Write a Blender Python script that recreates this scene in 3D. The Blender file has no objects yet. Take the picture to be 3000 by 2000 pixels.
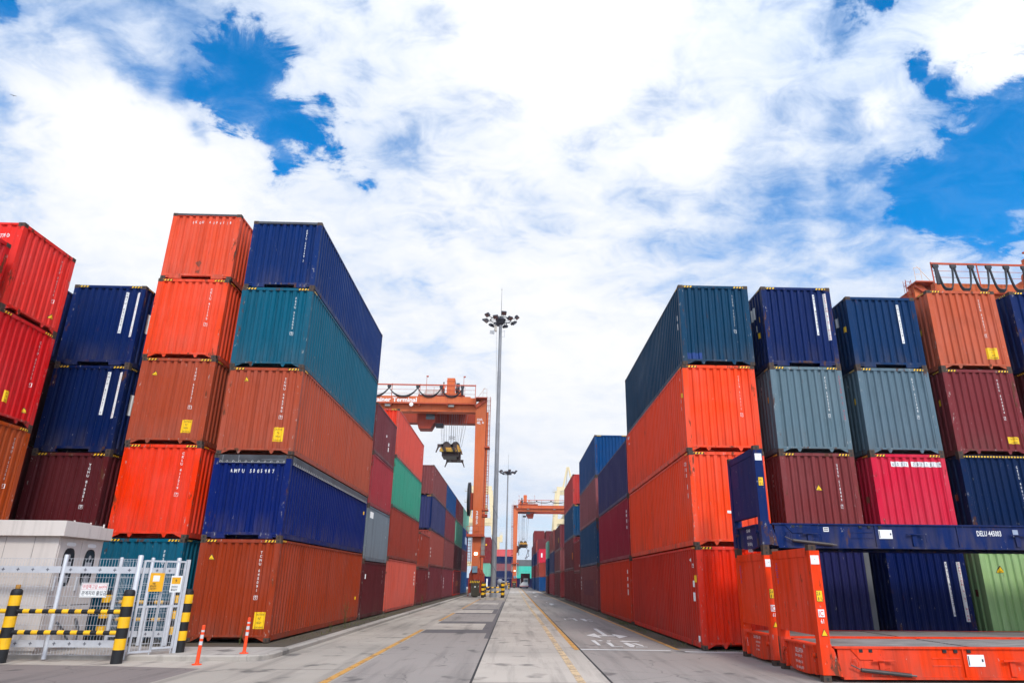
import bpy, bmesh, math, random
from mathutils import Vector, Matrix
random.seed(7)
PI = math.pi
S = bpy.context.scene
COL = S.collection
W, H9, H8 = 2.438, 2.896, 2.591
GAP = 0.003

# ------------------------------------------------------------------ helpers
class MB:
    def __init__(s): s.v = []; s.f = []; s.m = []
    def face(s, pts, mi=0):
        n = len(s.v); s.v += [tuple(p) for p in pts]; s.f.append(tuple(range(n, n + len(pts)))); s.m.append(mi)
    def box(s, x0, x1, y0, y1, z0, z1, mi=0, M=None):
        P = [Vector((x, y, z)) for z in (z0, z1) for y in (y0, y1) for x in (x0, x1)]
        if M is not None: P = [M @ p for p in P]
        n = len(s.v); s.v += [tuple(p) for p in P]
        for q in ((0, 2, 3, 1), (4, 5, 7, 6), (0, 1, 5, 4), (2, 6, 7, 3), (0, 4, 6, 2), (1, 3, 7, 5)):
            s.f.append(tuple(n + i for i in q)); s.m.append(mi)
    def prism(s, poly, a, b, axis='y', mi=0):
        # poly of 2d points; extruded along axis from a to b
        def mk(p, t):
            if axis == 'y': return (p[0], t, p[1])
            if axis == 'x': return (t, p[0], p[1])
            return (p[0], p[1], t)
        n = len(s.v); k = len(poly)
        s.v += [mk(p, a) for p in poly] + [mk(p, b) for p in poly]
        s.f.append(tuple(n + i for i in range(k))[::-1]); s.m.append(mi)
        s.f.append(tuple(n + k + i for i in range(k))); s.m.append(mi)
        for i in range(k):
            j = (i + 1) % k
            s.f.append((n + i, n + j, n + k + j, n + k + i)); s.m.append(mi)
    def tube(s, p0, p1, r0, r1=None, n=8, mi=0, cap=True):
        r1 = r0 if r1 is None else r1
        p0, p1 = Vector(p0), Vector(p1); d = (p1 - p0).normalized()
        u = d.cross(Vector((0, 0, 1)));
        if u.length < 1e-4: u = Vector((1, 0, 0))
        u.normalize(); w = d.cross(u)
        b = len(s.v)
        for p, r in ((p0, r0), (p1, r1)):
            for i in range(n):
                a = 2 * PI * i / n
                s.v.append(tuple(p + u * (r * math.cos(a)) + w * (r * math.sin(a))))
        for i in range(n):
            j = (i + 1) % n
            s.f.append((b + i, b + n + i, b + n + j, b + j)); s.m.append(mi)
        if cap:
            s.f.append(tuple(b + i for i in range(n))); s.m.append(mi)
            s.f.append(tuple(b + n + i for i in range(n))[::-1]); s.m.append(mi)
    def path(s, pts, r, n=6, mi=0):
        for a, b in zip(pts[:-1], pts[1:]): s.tube(a, b, r, r, n, mi)
    def lathe(s, prof, c=(0, 0, 0), n=20, mi=None):
        # prof list of (r, z[, matindex of the band up to the next])
        b = len(s.v); k = len(prof)
        for p in prof:
            for i in range(n):
                a = 2 * PI * i / n
                s.v.append((c[0] + p[0] * math.cos(a), c[1] + p[0] * math.sin(a), c[2] + p[1]))
        for q in range(k - 1):
            m = prof[q][2] if len(prof[q]) > 2 else 0
            for i in range(n):
                j = (i + 1) % n
                s.f.append((b + q * n + i, b + q * n + j, b + (q + 1) * n + j, b + (q + 1) * n + i)); s.m.append(m)
    def mesh(s, name):
        me = bpy.data.meshes.new(name); me.from_pydata(s.v, [], s.f); me.update()
        if any(s.m): me.polygons.foreach_set('material_index', s.m)
        return me
    def build(s, name, mats, parent=None, smooth=False):
        return obj(name, s.mesh(name), mats, parent, smooth)

def obj(name, me, mats, parent=None, smooth=False):
    if not isinstance(mats, (list, tuple)): mats = [mats]
    o = bpy.data.objects.new(name, me); COL.objects.link(o)
    if len(me.materials) == 0:
        for m in mats: me.materials.append(m)
    else:
        for i, m in enumerate(mats):
            o.material_slots[i].link = 'OBJECT'; o.material_slots[i].material = m
    if smooth: me.polygons.foreach_set('use_smooth', [True] * len(me.polygons)); me.update()
    if parent: o.parent = parent
    return o

def tag(o, label, cat, group=None, kind=None):
    if label: o['label'] = label
    if cat: o['category'] = cat
    if group: o['group'] = group
    if kind: o['kind'] = kind
    return o

def empty(name, loc, label, cat, group=None, rz=0, sc=1):
    o = bpy.data.objects.new(name, None); COL.objects.link(o)
    o.location = loc; o.rotation_euler = (0, 0, rz); o.scale = (sc, sc, sc); o.empty_display_size = .3
    return tag(o, label, cat, group)

def copy_thing(src, label=None, loc=None, rz=None):
    def rec(o, par):
        c = o.copy(); COL.objects.link(c)
        if par is not None: c.parent = par
        for ch in list(o.children): rec(ch, c)
        return c
    c = rec(src, None)
    if label: c['label'] = label
    if loc is not None: c.location = loc
    if rz is not None: c.rotation_euler = (0, 0, rz)
    return c

# ------------------------------------------------------------------ materials
def lin(c):
    c /= 255.0
    return c / 12.92 if c <= .04045 else ((c + .055) / 1.055) ** 2.4
def rgb(r, g, b, k=1.0): return tuple(min(1, max(0, lin(x) * k)) for x in (r, g, b)) + (1,)

class N:
    def __init__(s, name):
        s.mat = bpy.data.materials.new(name); s.mat.use_nodes = True
        s.t = s.mat.node_tree; s.b = s.t.nodes['Principled BSDF']
    def n(s, typ, **kw):
        x = s.t.nodes.new(typ)
        for k, v in kw.items():
            if k.startswith('i_'):
                key = k[2:]; key = int(key) if key.isdigit() else key
                x.inputs[key].default_value = v
            else: setattr(x, k, v)
        return x
    def l(s, a, b): s.t.links.new(a, b)
    def coord(s, scale=(1, 1, 1), rnd=True, space='Object'):
        tc = s.n('ShaderNodeTexCoord'); out = tc.outputs[space]
        if rnd:
            oi = s.n('ShaderNodeObjectInfo'); mu = s.n('ShaderNodeMath', operation='MULTIPLY', i_1=73.0); s.l(oi.outputs['Random'], mu.inputs[0])
            ad = s.n('ShaderNodeVectorMath', operation='ADD'); s.l(out, ad.inputs[0]); s.l(mu.outputs[0], ad.inputs[1]); out = ad.outputs[0]
        mp = s.n('ShaderNodeMapping'); mp.inputs['Scale'].default_value = scale; s.l(out, mp.inputs[0])
        return mp.outputs[0]
    def noise(s, scale, detail=4, vec=None, rough=.55):
        x = s.n('ShaderNodeTexNoise'); x.inputs['Scale'].default_value = scale; x.inputs['Detail'].default_value = detail
        x.inputs['Roughness'].default_value = rough
        if vec is not None: s.l(vec, x.inputs['Vector'])
        return x.outputs['Fac']
    def ramp(s, fac, a, b, lo=0.0, hi=1.0):
        x = s.n('ShaderNodeMapRange'); x.inputs['From Min'].default_value = a; x.inputs['From Max'].default_value = b
        x.inputs['To Min'].default_value = lo; x.inputs['To Max'].default_value = hi; x.clamp = True
        s.l(fac, x.inputs['Value']); return x.outputs[0]
    def mix(s, fac, a, b, blend='MIX'):
        x = s.n('ShaderNodeMix', data_type='RGBA', blend_type=blend)
        for inp, v in ((x.inputs[0], fac), (x.inputs[6], a), (x.inputs[7], b)):
            if isinstance(v, (int, float)): inp.default_value = v
            elif isinstance(v, tuple): inp.default_value = v
            else: s.l(v, inp)
        return x.outputs[2]
    def mul(s, a, b):
        x = s.n('ShaderNodeMath', operation='MULTIPLY')
        for inp, v in ((x.inputs[0], a), (x.inputs[1], b)):
            if isinstance(v, (int, float)): inp.default_value = v
            else: s.l(v, inp)
        return x.outputs[0]
    def bump(s, h, strength, dist):
        x = s.n('ShaderNodeBump', i_Strength=strength, i_Distance=dist); s.l(h, x.inputs['Height']); s.l(x.outputs[0], s.b.inputs['Normal'])
    def done(s, color, rough=.5, metal=0, spec=.4):
        i = s.b.inputs
        if isinstance(color, tuple): i['Base Color'].default_value = color
        else: s.l(color, i['Base Color'])
        if isinstance(rough, (int, float)): i['Roughness'].default_value = rough
        else: s.l(rough, i['Roughness'])
        i['Metallic'].default_value = metal; i['Specular IOR Level'].default_value = spec
        return s.mat

RUST = (.085, .032, .015, 1)
PAL = {}
def paint(key, c, fade=.42, rust=.5, chips=.5, rough=.50, streak=.5, spec=.10):
    """weathered container paint: faded clouds, rain streaks, scratches and rust freckles"""
    if key in PAL: return PAL[key]
    q = N('paint_' + key)
    v = q.coord(); lo = q.noise(.55, 4, v)
    l = .2126 * c[0] + .7152 * c[1] + .0722 * c[2]
    pale = tuple(min(1, x * .80 + l * .26 + .022 * min(1, l / .12)) for x in c[:3]) + (1,)
    dark = tuple(x * .62 for x in c[:3]) + (1,)
    col = q.mix(q.ramp(lo, .40, .70, 0, fade), c, pale)
    pn = q.noise(1.5, 6, q.coord((1, 1, .5)), .62); col = q.mix(q.ramp(pn, .55, .68, 0, fade * .8), col, dark)
    vs = q.coord((6, 6, .22)); st = q.noise(1.0, 6, vs, .6)
    col = q.mix(q.ramp(st, .50, .66, 0, streak), col, dark)
    col = q.mix(q.ramp(st, .42, .28, 0, streak * .7), col, pale)
    vr = q.coord((2.6, 2.6, .8)); rn = q.noise(1.6, 8, vr, .68)
    col = q.mix(q.ramp(rn, .675 - .05 * rust, .73 - .05 * rust, 0, min(.9, .3 + .35 * rust)), col, RUST)
    vc = q.coord((7, 7, 3.0)); cn = q.noise(1.5, 6, vc, .7)
    col = q.mix(q.ramp(cn, .70 - .05 * chips, .73 - .05 * chips, 0, .55), col, (.40, .375, .34, 1))
    # grime that washed down to the lower edge and dust near the ground-side rails
    tc = q.n('ShaderNodeTexCoord'); sz = q.n('ShaderNodeSeparateXYZ'); q.l(tc.outputs['Object'], sz.inputs[0])
    gz = q.ramp(sz.outputs[2], .9, .1, 0, 1); gn = q.noise(1.0, 5, q.coord((3, 3, .6)), .6)
    col = q.mix(q.mul(q.mul(gz, q.ramp(gn, .42, .62)), .30 * streak / .5), col, (.105, .08, .062, 1))
    bn = q.noise(1.3, 3, v); q.bump(bn, .35, .03)
    PAL[key] = q.done(col, q.ramp(lo, .3, .7, rough - .08, rough + .12), 0, spec)
    return PAL[key]

def simple(name, c, rough=.6, metal=0, var=.15, scale=3.0, dirt=0.0, spec=.35):
    q = N(name); v = q.coord(); n1 = q.noise(scale, 5, v)
    col = q.mix(q.ramp(n1, .3, .7, 0, 1), tuple(x * (1 - var) for x in c[:3]) + (1,), tuple(min(1, x * (1 + var)) for x in c[:3]) + (1,))
    if dirt:
        n2 = q.noise(1.2, 7, q.coord((5, 5, 1.0)), .65)
        col = q.mix(q.ramp(n2, .52, .7, 0, dirt), col, (.09, .075, .06, 1))
    return q.done(col, rough, metal, spec)

K = .86
C = lambda r, g, b, k=K: rgb(r, g, b, k)
white = simple('white_marking', C(245, 245, 242, .78), .55, 0, .05)
black = simple('black_paint', (.012, .012, .013, 1), .5)
rubber = simple('black_rubber', (.018, .018, .018, 1), .7)
yellow = simple('yellow_paint', (.80, .43, .008, 1), .45, 0, .1, 4, .25)
hazy = simple('hazard_yellow', (.78, .45, .02, 1), .55, 0, .12, 6)
sticker_y = simple('yellow_sticker', (.82, .50, .006, 1), .5, 0, .05)
castmat = paint('casting', (.075, .048, .036, 1), .5, 1.6, .6, .75)
darkmetal = simple('dark_steel', (.03, .03, .032, 1), .5, .3)
tarp = simple('dark_tarpaulin', (.045, .048, .055, 1), .45, 0, .5, 1.5, .2)
wood = None

COLS = dict(
 brown=(172,74,46), brown2=(152,54,22), brown3=(166,68,20), orange=(240,72,30), orangered=(240,52,2), salmon=(228,82,48), teal=(0,88,112),
 blue=(0,28,98), blue2=(0,42,102), navy=(0,32,88), navy2=(0,26,76), maroon=(88,28,32), red=(232,46,36), red2=(208,20,24),
 tealdark=(0,58,88), vermilion=(252,72,24), vermilion2=(246,70,20), redorange=(228,42,10), redside=(190,40,18),
 slate=(96,118,128), plum=(128,54,54), dusk=(34,36,84), ocean=(0,48,92), slate2=(90,112,124), crimson=(214,30,62), ink=(0,22,78),
 sienna=(196,92,60), wine=(124,46,50), navy3=(2,32,72), moss=(158,194,128), deep=(60,22,28),
 grey=(112,122,130), rose=(160,48,56), mulberry=(112,48,54), coral=(206,88,70), rust=(150,56,40), green=(52,148,120), tomato=(216,78,60),
 oxblood=(112,36,38), burgundy=(108,42,48), clay=(150,68,58), indigo=(54,58,100), cocoa=(124,62,62), raisin=(118,50,58), azure=(0,66,120),
 bottle=(52,118,98), mint=(120,184,158), cobalt=(22,80,134), scarlet=(205,46,4), cherry=(152,18,46), violet=(50,50,98), petrol=(10,66,104), mauve=(140,76,80),
 brick=(190,58,54), charcoal=(104,106,108), turquoise=(62,196,172), pinkred=(222,92,92), darkred=(130,44,46))
def P(k, **kw): return paint(k, C(*COLS[k]), **kw)

# ------------------------------------------------------------------ containers
def corr(a, b, pitch, crest, slope, out, inn):
    """breakpoints (t, depth) of a trapezoid corrugation between a and b, starting and ending on a flat"""
    n = max(1, round((b - a) / pitch)); p = (b - a) / n
    pts = [(a, out)]
    k = p / pitch; t = a
    val = p - crest * k - 2 * slope * k
    for i in range(n):
        h = crest * k * (.5 if True else 1)
        pts += [(t + h, out), (t + h + slope * k, inn), (t + h + slope * k + val, inn), (t + h + 2 * slope * k + val, out)]
        t += p
    pts.append((b, out))
    return pts
FRONT = corr(-1.06, 1.06, .2356, .098, .036, .020, .070)       # x -> y depth
def front_y(x):
    for (a, ya), (b, yb) in zip(FRONT[:-1], FRONT[1:]):
        if a <= x <= b: return ya + (yb - ya) * (x - a) / max(1e-6, b - a)
    return .012
def side_prof(L): return corr(.16, L - .16, .278, .090, .036, 1.208, 1.166)
SP = {L: side_prof(L) for L in (12.192, 6.058)}
def side_x(L, y):
    for (a, ya), (b, yb) in zip(SP[L][:-1], SP[L][1:]):
        if a <= y <= b: return ya + (yb - ya) * (y - a) / max(1e-6, b - a)
    return 1.212

MC = {}
def casting_mesh():
    if 'cast' in MC: return MC['cast']
    m = MB(); w, d, h = .162, .178, .118
    # front face with an oval hole: ring of quads plus a recess
    m.box(-w/2, w/2, .001, d, 0, h)
    n = 10; ov = [(.026 * math.cos(2*PI*i/n), .055 + .036 * math.sin(2*PI*i/n)) for i in range(n)]
    m.face([(x, -.0015, z) for x, z in ov], 1)
    m.face([(-w/2 - .0015, d/2 + (x), z) for x, z in ov], 1)
    m.face([(w/2 + .0015, d/2 + (x), z) for x, z in ov][::-1], 1)
    MC['cast'] = m.mesh('corner_casting'); return MC['cast']

def cmesh(part, L, H, kind):
    key = (part, L, H, kind)
    if key in MC: return MC[key]
    m = MB(); ot = kind == 'open'
    if part == 'frame':
        for sx in (-1, 1):
            for y0, y1 in ((.006, .15), (L - .15, L - .006)):
                a, b = sorted((sx * 1.215, sx * 1.058)); m.box(a, b, y0, y1, *((0, H) if kind == 'far' else (.118, H - .118)))
            a, b = sorted((sx * 1.214, sx * 1.15)); m.box(a, b, .178, L - .178, H - .078, H - .012)
            a, b = sorted((sx * 1.206, sx * 1.15)); m.box(a, b, .178, L - .178, .035, .19)
        m.box(-1.138, 1.138, .008, .075, H - .105, H - .010)
        m.box(-1.138, 1.138, L - .08, L - .008, H - .115, H - .012)
        m.box(-1.138, 1.138, L - .10, L - .008, .02, .17)
        m.box(-1.15, 1.15, .30, L - .12, .150, .165)
        for i in range(int(L / .6)):
            y = .6 + i * .6
            if y < L - .4: m.box(-1.14, 1.14, y, y + .045, .04, .149)
        if kind in ('tri',):
            m.box(-1.057, 1.057, .004, .13, .135, .192)
            for sx in (-1, 1):
                q = [(sx * 1.05, .134), (sx * .80, .134), (sx * 1.05, .015)]
                m.prism(q if sx > 0 else q[::-1], .012, .05)
                q = [(sx * .60, .134), (sx * .44, .134), (sx * .50, .03), (sx * .55, .03)]
                m.prism(q if sx > 0 else q[::-1], .012, .05)
        else:
            m.box(-1.057, 1.057, .004, .13, .125, .20)
            for sx in (-1, 1):
                a, b = sorted((sx * 1.057, sx * .93)); m.box(a, b, .02, .12, .06, .124)
                a, b = sorted((sx * .93, sx * .52)); m.box(a, b, .004, .12, .018, .124)
    elif part == 'castings':
        c = casting_mesh()
        vs = [v.co.copy() for v in c.vertices]
        for i, M in enumerate(cast_mats(L, H)):
            n = len(m.v); m.v += [tuple(M @ p) for p in vs]
            for p in c.polygons: m.f.append(tuple(n + j for j in p.vertices)); m.m.append(p.material_index)
    elif part == 'end_wall':
        top = H - (.30 if ot else .104); z0 = .190
        for (a, ya), (b, yb) in zip(FRONT[:-1], FRONT[1:]): m.face([(a, ya, z0), (b, yb, z0), (b, yb, top), (a, ya, top)])
        for sx in (-1, 1):
            a, b = sorted((sx * 1.0585, sx * 1.059)); 
        m.face([(-1.06, .15, z0), (-1.06, .15, top), (1.06, .15, top), (1.06, .15, z0)])
        if ot: m.box(-1.057, 1.057, .010, .07, top, top + .07)
    elif part == 'side_wall':
        top = H - .077; z0 = .188
        for (a, xa), (b, xb) in zip(SP[L][:-1], SP[L][1:]): m.face([(xa, a, z0), (xb, b, z0), (xb, b, top), (xa, a, top)])
        m.face([(1.10, .16, z0), (1.10, .16, top), (1.10, L - .16, top), (1.10, L - .16, z0)])
    elif part == 'roof':
        n = int(L / .22)
        for i in range(n):
            a = .1 + (L - .2) * i / n; b = .1 + (L - .2) * (i + 1) / n; h = H - .022; c = (b - a)
            m.face([(-1.15, a, h - .02), (1.15, a, h - .02), (1.15, a + c * .3, h), (-1.15, a + c * .3, h)])
            m.face([(-1.15, a + c * .3, h), (1.15, a + c * .3, h), (1.15, a + c * .7, h), (-1.15, a + c * .7, h)])
            m.face([(-1.15, a + c * .7, h), (1.15, a + c * .7, h), (1.15, b, h - .02), (-1.15, b, h - .02)])
    elif part == 'door':
        for sx in (-1, 1):
            a, b = sorted((sx * .012, sx * 1.05)); m.box(a, b, L - .075, L - .035, .18, H - .12)
            for xx in (.3, .78):
                m.tube((sx * xx, L - .018, .12), (sx * xx, L - .018, H - .08), .016, n=6)
                m.box(*sorted((sx * (xx - .14), sx * (xx + .14))), L - .035, L - .02, 1.05, 1.11)
            for zz in (.7, 1.3, 1.9): m.box(a + .04, b - .04, L - .036, L - .024, zz, zz + .12)
    MC[key] = m.mesh(part); return MC[key]

def cast_mats(L, H):
    out = []
    for sx in (-1, 1):
        for z in (0, H - .118):
            out.append(Matrix.Translation((sx * (1.219 - .081), 0, z)))
            out.append(Matrix.Translation((sx * (1.219 - .081), L, z)) @ Matrix.Rotation(PI, 4, 'Z'))
    return out

# ---- lettering
TC = {}
def text_mesh(s, bold=.012, narrow=.72, align='LEFT', line=1.25):
    key = (s, bold, narrow, align, line)
    if key in TC: return TC[key]
    cu = bpy.data.curves.new('txt', 'FONT'); cu.body = s; cu.size = 1.0; cu.align_x = align; cu.space_line = line
    cu.offset = bold; cu.fill_mode = 'FRONT'; cu.resolution_u = 2
    o = bpy.data.objects.new('txt', cu); COL.objects.link(o)
    dg = bpy.context.evaluated_depsgraph_get(); dg.update()
    me = bpy.data.meshes.new_from_object(o.evaluated_get(dg))
    bpy.data.objects.remove(o)
    vs = [(v.co.x * narrow, v.co.y) for v in me.vertices]; fs = [tuple(p.vertices) for p in me.polygons]
    bpy.data.meshes.remove(me)
    TC[key] = (vs, fs); return TC[key]

def flat_text(m, s, fn, size, mi=0, **kw):
    """append text to MB m; fn maps (x, z) text coords in metres -> world"""
    vs, fs = text_mesh(s, **kw); n = len(m.v)
    m.v += [tuple(fn(x * size, y * size)) for x, y in vs]
    for f in fs: m.f.append(tuple(n + i for i in f)); m.m.append(mi)

class Decal:
    """marks that follow the corrugation of an end wall (u = x) or side wall (u = y)"""
    def __init__(s, side=0, L=12.192):
        s.side = side; s.L = L; s.bm = bmesh.new()
        s.bp = [t for t, d in (FRONT if side == 0 else SP[L])]
    def poly(s, pts, mi=0, eps=.004):
        vs = [s.bm.verts.new((x, eps, z)) for x, z in pts]
        f = s.bm.faces.new(vs); f.material_index = mi
    def rect(s, u0, u1, z0, z1, mi=0, eps=.004): s.poly([(u0, z0), (u1, z0), (u1, z1), (u0, z1)], mi, eps)
    def text(s, t, u, z, size, mi=0, eps=.006, flip=1, **kw):
        vs, fs = text_mesh(t, **kw)
        V = [s.bm.verts.new((u + flip * x * size, eps, z + y * size)) for x, y in vs]
        for f in fs:
            try: g = s.bm.faces.new([V[i] for i in f]); g.material_index = mi
            except ValueError: pass
    def build(s, name, mats, parent):
        us = [v.co.x for v in s.bm.verts]
        if not us: s.bm.free(); return None
        a, b = min(us), max(us)
        for t in s.bp:
            if a < t < b:
                bmesh.ops.bisect_plane(s.bm, geom=s.bm.verts[:] + s.bm.edges[:] + s.bm.faces[:], plane_co=(t, 0, 0), plane_no=(1, 0, 0))
        for v in s.bm.verts:
            u, e, z = v.co
            if s.side == 0: v.co = (u, front_y(u) - e, z)
            else: v.co = (s.side * (side_x(s.L, u) + e), u, z)
        if s.side == 0: pass
        bmesh.ops.recalc_face_normals(s.bm, faces=s.bm.faces[:])
        me = bpy.data.meshes.new(name); s.bm.to_mesh(me); s.bm.free()
        return obj(name, me, mats, parent)

def container(loc, colr, L=12.192, H=H9, kind='tri', label='', group=None, rz=0, near=True, haz=None, marks=(), side_col=None, front_col=None, frame_col=None):
    if loc[1] >= 96: kind = 'far'
    root = empty('shipping_container', loc, label, 'container', group, rz)
    pm = P(colr) if isinstance(colr, str) else colr
    fm = P(frame_col) if frame_col else paint(colr + '_frame', C(*COLS[colr]), .5, 2.0, 1.7) if isinstance(colr, str) else colr
    obj('frame', cmesh('frame', L, H, kind), fm, root)
    obj('end_wall', cmesh('end_wall', L, H, kind), P(front_col) if front_col else pm, root)
    sm = P(side_col) if side_col else pm
    obj('side_wall', cmesh('side_wall', L, H, 'any'), sm, root)
    o = obj('side_wall', cmesh('side_wall', L, H, 'any'), sm, root); o.scale = (-1, 1, 1)
    obj('roof', cmesh('roof', L, H, 'any'), tarp if any(k[0] == 'tarp' for k in marks) else pm, root)
    obj('door', cmesh('door', L, H, 'any'), pm, root)
    if loc[1] < 96:
        for M in cast_mats(L, H):
            c = obj('corner_casting', casting_mesh(), [castmat, black], root); c.matrix_local = M
    if haz is None: haz = H > 2.8 and near
    if haz:
        for x0 in (-1.12, .72):
            m = MB(); n = 4; z0, z1 = H - .088, H - .028; wd = .40
            m.face([(x0, .0045, z0), (x0 + wd, .0045, z0), (x0 + wd, .0045, z1), (x0, .0045, z1)], 1)
            for i in range(n):
                a = x0 + wd * i / n
                m.face([(a, .002, z0), (a + wd / n * .5, .002, z0), (a + wd / n * .5 + .03, .002, z1), (a + .03, .002, z1)], 0)
            m.build('hazard_stripe', [hazy, black], root)
        for sx in (-1, 1):
            m = MB(); z0, z1 = H - .07, H - .02
            for i in range(4):
                a = .2 + i * .09; x = sx * 1.217
                m.face([(x, a, z0), (x, a + .045, z0), (x, a + .075, z1), (x, a + .03, z1)], 0)
            m.build('hazard_stripe', [hazy], root)
    for mk in marks: do_mark(root, L, H, mk)
    return root

def do_mark(root, L, H, mk):
    t = mk[0]
    if t == 'num':                                   # vertical number, one character under another
        s = mk[1]; x = mk[2] if len(mk) > 2 else .66; top = mk[3] if len(mk) > 3 else H - .34; pitch = mk[4] if len(mk) > 4 else .112
        d = Decal(); z = top
        for i, ch in enumerate(s):
            if ch == ' ': z -= pitch * .7; continue
            if ch == '[' : continue
            if ch == ']':
                a = z + pitch - .008; q = .012
                for r in ((x - .05, x + .05, a - .004, a + .006), (x - .05, x + .05, a - .112, a - .102), (x - .05, x - .04, a - .112, a), (x + .04, x + .05, a - .112, a)): d.rect(*r)
                continue
            d.text(ch, x, z - .082, .108, align='CENTER', narrow=.66, bold=.02)
            z -= pitch
        d.build('number_lettering', [white], root)
    elif t == 'hnum':                                # spaced horizontal number
        s, x0, z, step = mk[1:5]; size = mk[5] if len(mk) > 5 else .15
        d = Decal(); x = x0
        for ch in s:
            if ch != ' ': d.text(ch, x, z, size, narrow=.62, bold=.02, align='CENTER')
            x += step
        d.build('number_lettering', [white], root)
    elif t == 'strip':                               # white strip with dark or red letters
        s, x, top, ln, w, red = mk[1:7]
        d = Decal(); d.rect(x - w / 2, x + w / 2, top - ln, top, 0)
        n = len(s); st = (ln - .03) / n; z = top - .015
        for ch in s:
            if ch != ' ': d.text(ch, x, z - st * .82, st * .95, 1, .009, align='CENTER', narrow=.85, bold=.0)
            z -= st
        d.build('sticker', [white, RED if red else INKM], root)
    elif t == 'caution':                             # yellow height warning sticker
        x, z, w, h = mk[1:5]; lines = mk[5] if len(mk) > 5 else ('CAUTION', '9\'6"', 'HIGH', 'CONTAINER')
        d = Decal(); d.rect(x - w / 2, x + w / 2, z, z + h, 0)
        st = h / len(lines)
        for i, s in enumerate(lines):
            sz = min(st * .8, w / max(3.5, len(s)) * 1.75)
            d.text(s, x, z + h - st * (i + .82), sz, 1, .009, align='CENTER', narrow=.62, bold=.0)
        d.build('caution_sticker', [sticker_y, INKM], root)
    elif t == 'tri':                                 # yellow warning triangle
        x, z, r = mk[1:4]; d = Decal()
        d.poly([(x - r * 1.12, z - r * .12), (x + r * 1.12, z - r * .12), (x + r * .12, z + r * 1.75), (x - r * .12, z + r * 1.75)], 1, .004)
        d.poly([(x - r * .92, z), (x + r * .92, z), (x, z + r * 1.55)], 0, .009)
        d.rect(x - r * .38, x + r * .38, z + r * .18, z + r * .24, 1, .012); d.rect(x - r * .3, x + r * .3, z + r * .34, z + r * .4, 1, .012)
        d.build('warning_triangle', [sticker_y, INKM], root)
    elif t == 'rect':                                # plain sticker or patch on the end
        x0, x1, z0, z1, mat = mk[1:6]; d = Decal(); d.rect(x0, x1, z0, z1, 0); d.build(mk[6] if len(mk) > 6 else 'sticker', [mat], root)
    elif t == 'diamond':
        x, z, r = mk[1:4]; d = Decal(); d.poly([(x - r, z), (x, z - r * 1.2), (x + r, z), (x, z + r * 1.2)], 0, .003)
        d.poly([(x - .07, z - .34), (x + .05, z - .38), (x + .1, z - .27), (x - .02, z - .24)], 0, .003)
        d.build('old_placard_mark', [STAIN], root)
    elif t == 'boxes':
        d = Decal(); x = mk[2]
        for ch in mk[1]:
            if ch != ' ':
                d.rect(x - .08, x + .08, mk[3] - .03, mk[3] + .13, 0); d.text(ch, x, mk[3], .14, 1, .009, align='CENTER', narrow=.6)
            x += .145
        d.build('number_sticker', [white, INKM], root)
    elif t == 'checker':
        m = MB(); z0, z1 = H - .088, H - .025
        n = 22; m.face([(-1.1, .004, z0), (1.1, .004, z0), (1.1, .004, z1), (-1.1, .004, z1)], 1)
        for i in range(n):
            a = -1.09 + 2.18 * i / n; m.face([(a, .001, z0 + .008), (a + .055, .001, z0 + .008), (a + .055, .001, z1 - .008), (a, .001, z1 - .008)], 0)
        m.build('hazard_stripe', [hazy, black], root)
    elif t == 'side':                                # text on a side wall: sign, y, z, size, text
        sx, y, z, size, s = mk[1:6]; d = Decal(sx, L)
        d.text(s, y, z, size, 0, .006, flip=sx, narrow=.7, bold=.02, line=1.15); d.build('side_lettering', [white], root)
    elif t == 'sbar':                                # illegible small white marks on a side wall
        sx, y, z = mk[1:4]; n = mk[4] if len(mk) > 4 else 3; d = Decal(sx, L)
        rr = random.Random(int(y * 100 + z * 37 + n))
        for i in range(n):
            h = rr.uniform(.12, .26); d.rect(y, y + rr.uniform(.06, .13), z - h, z, 0); z -= h + rr.uniform(.05, .16)
        d.build('side_mark', [white], root)
    elif t == 'srect':
        sx, y0, y1, z0, z1, mat = mk[1:7]; d = Decal(sx, L); d.rect(y0, y1, z0, z1, 0); d.build(mk[7] if len(mk) > 7 else 'side_patch', [mat], root)
    elif t == 'tarp':                                # tarpaulin hem with eyelets over the top of an open container
        dz = mk[1]; m = MB(); zt = H - .012
        m.box(-1.055, 1.055, -.004, .009, zt - dz, zt, 0)
        if dz > .15:
            for sx in (-1, 1):
                a, b = sorted((sx * 1.2165, sx * 1.226)); n = 26
                rr = random.Random(3)
                for i in range(n):
                    y0 = .19 + (L - .38) * i / n; y1 = .19 + (L - .38) * (i + 1) / n
                    m.box(a, b, y0, y1 - .004, zt - dz * .95 - rr.uniform(-.01, .015), zt, 0)
            for xx in (-.95, -.45): m.box(xx, xx + .012, -.0065, -.004, zt - dz, zt - .02, 1)
            m.box(.28, 1.03, -.0065, -.004, zt - dz * .58, zt - dz * .55, 1)
        m.build('tarpaulin', [tarp, simple('tarp_seam', (.25, .26, .28, 1))], root)
        if dz > .1:
            e = MB(); n = 11
            for i in range(n):
                x = -1.0 + 2.0 * i / (n - 1); z = zt - dz + .045
                pts = [(x + .028 * math.cos(2*PI*k/10), -.014, z + .028 * math.sin(2*PI*k/10)) for k in range(11)]; e.path(pts, .007, 5)
            e.tube((-1.03, -.010, zt - dz + .02), (1.03, -.010, zt - dz + .02), .006, n=5)
            for sx in (-1, 1):
                for i in range(54):
                    y = .3 + (L - .6) * i / 53; e.box(*sorted((sx * 1.228, sx * 1.238)), y, y + .03, zt - dz * .95 + .0, zt - dz * .95 + .05)
                e.tube((sx * 1.233, .2, zt - dz * .95 - .02), (sx * 1.233, L - .2, zt - dz * .95 - .02), .012, n=5)
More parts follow.
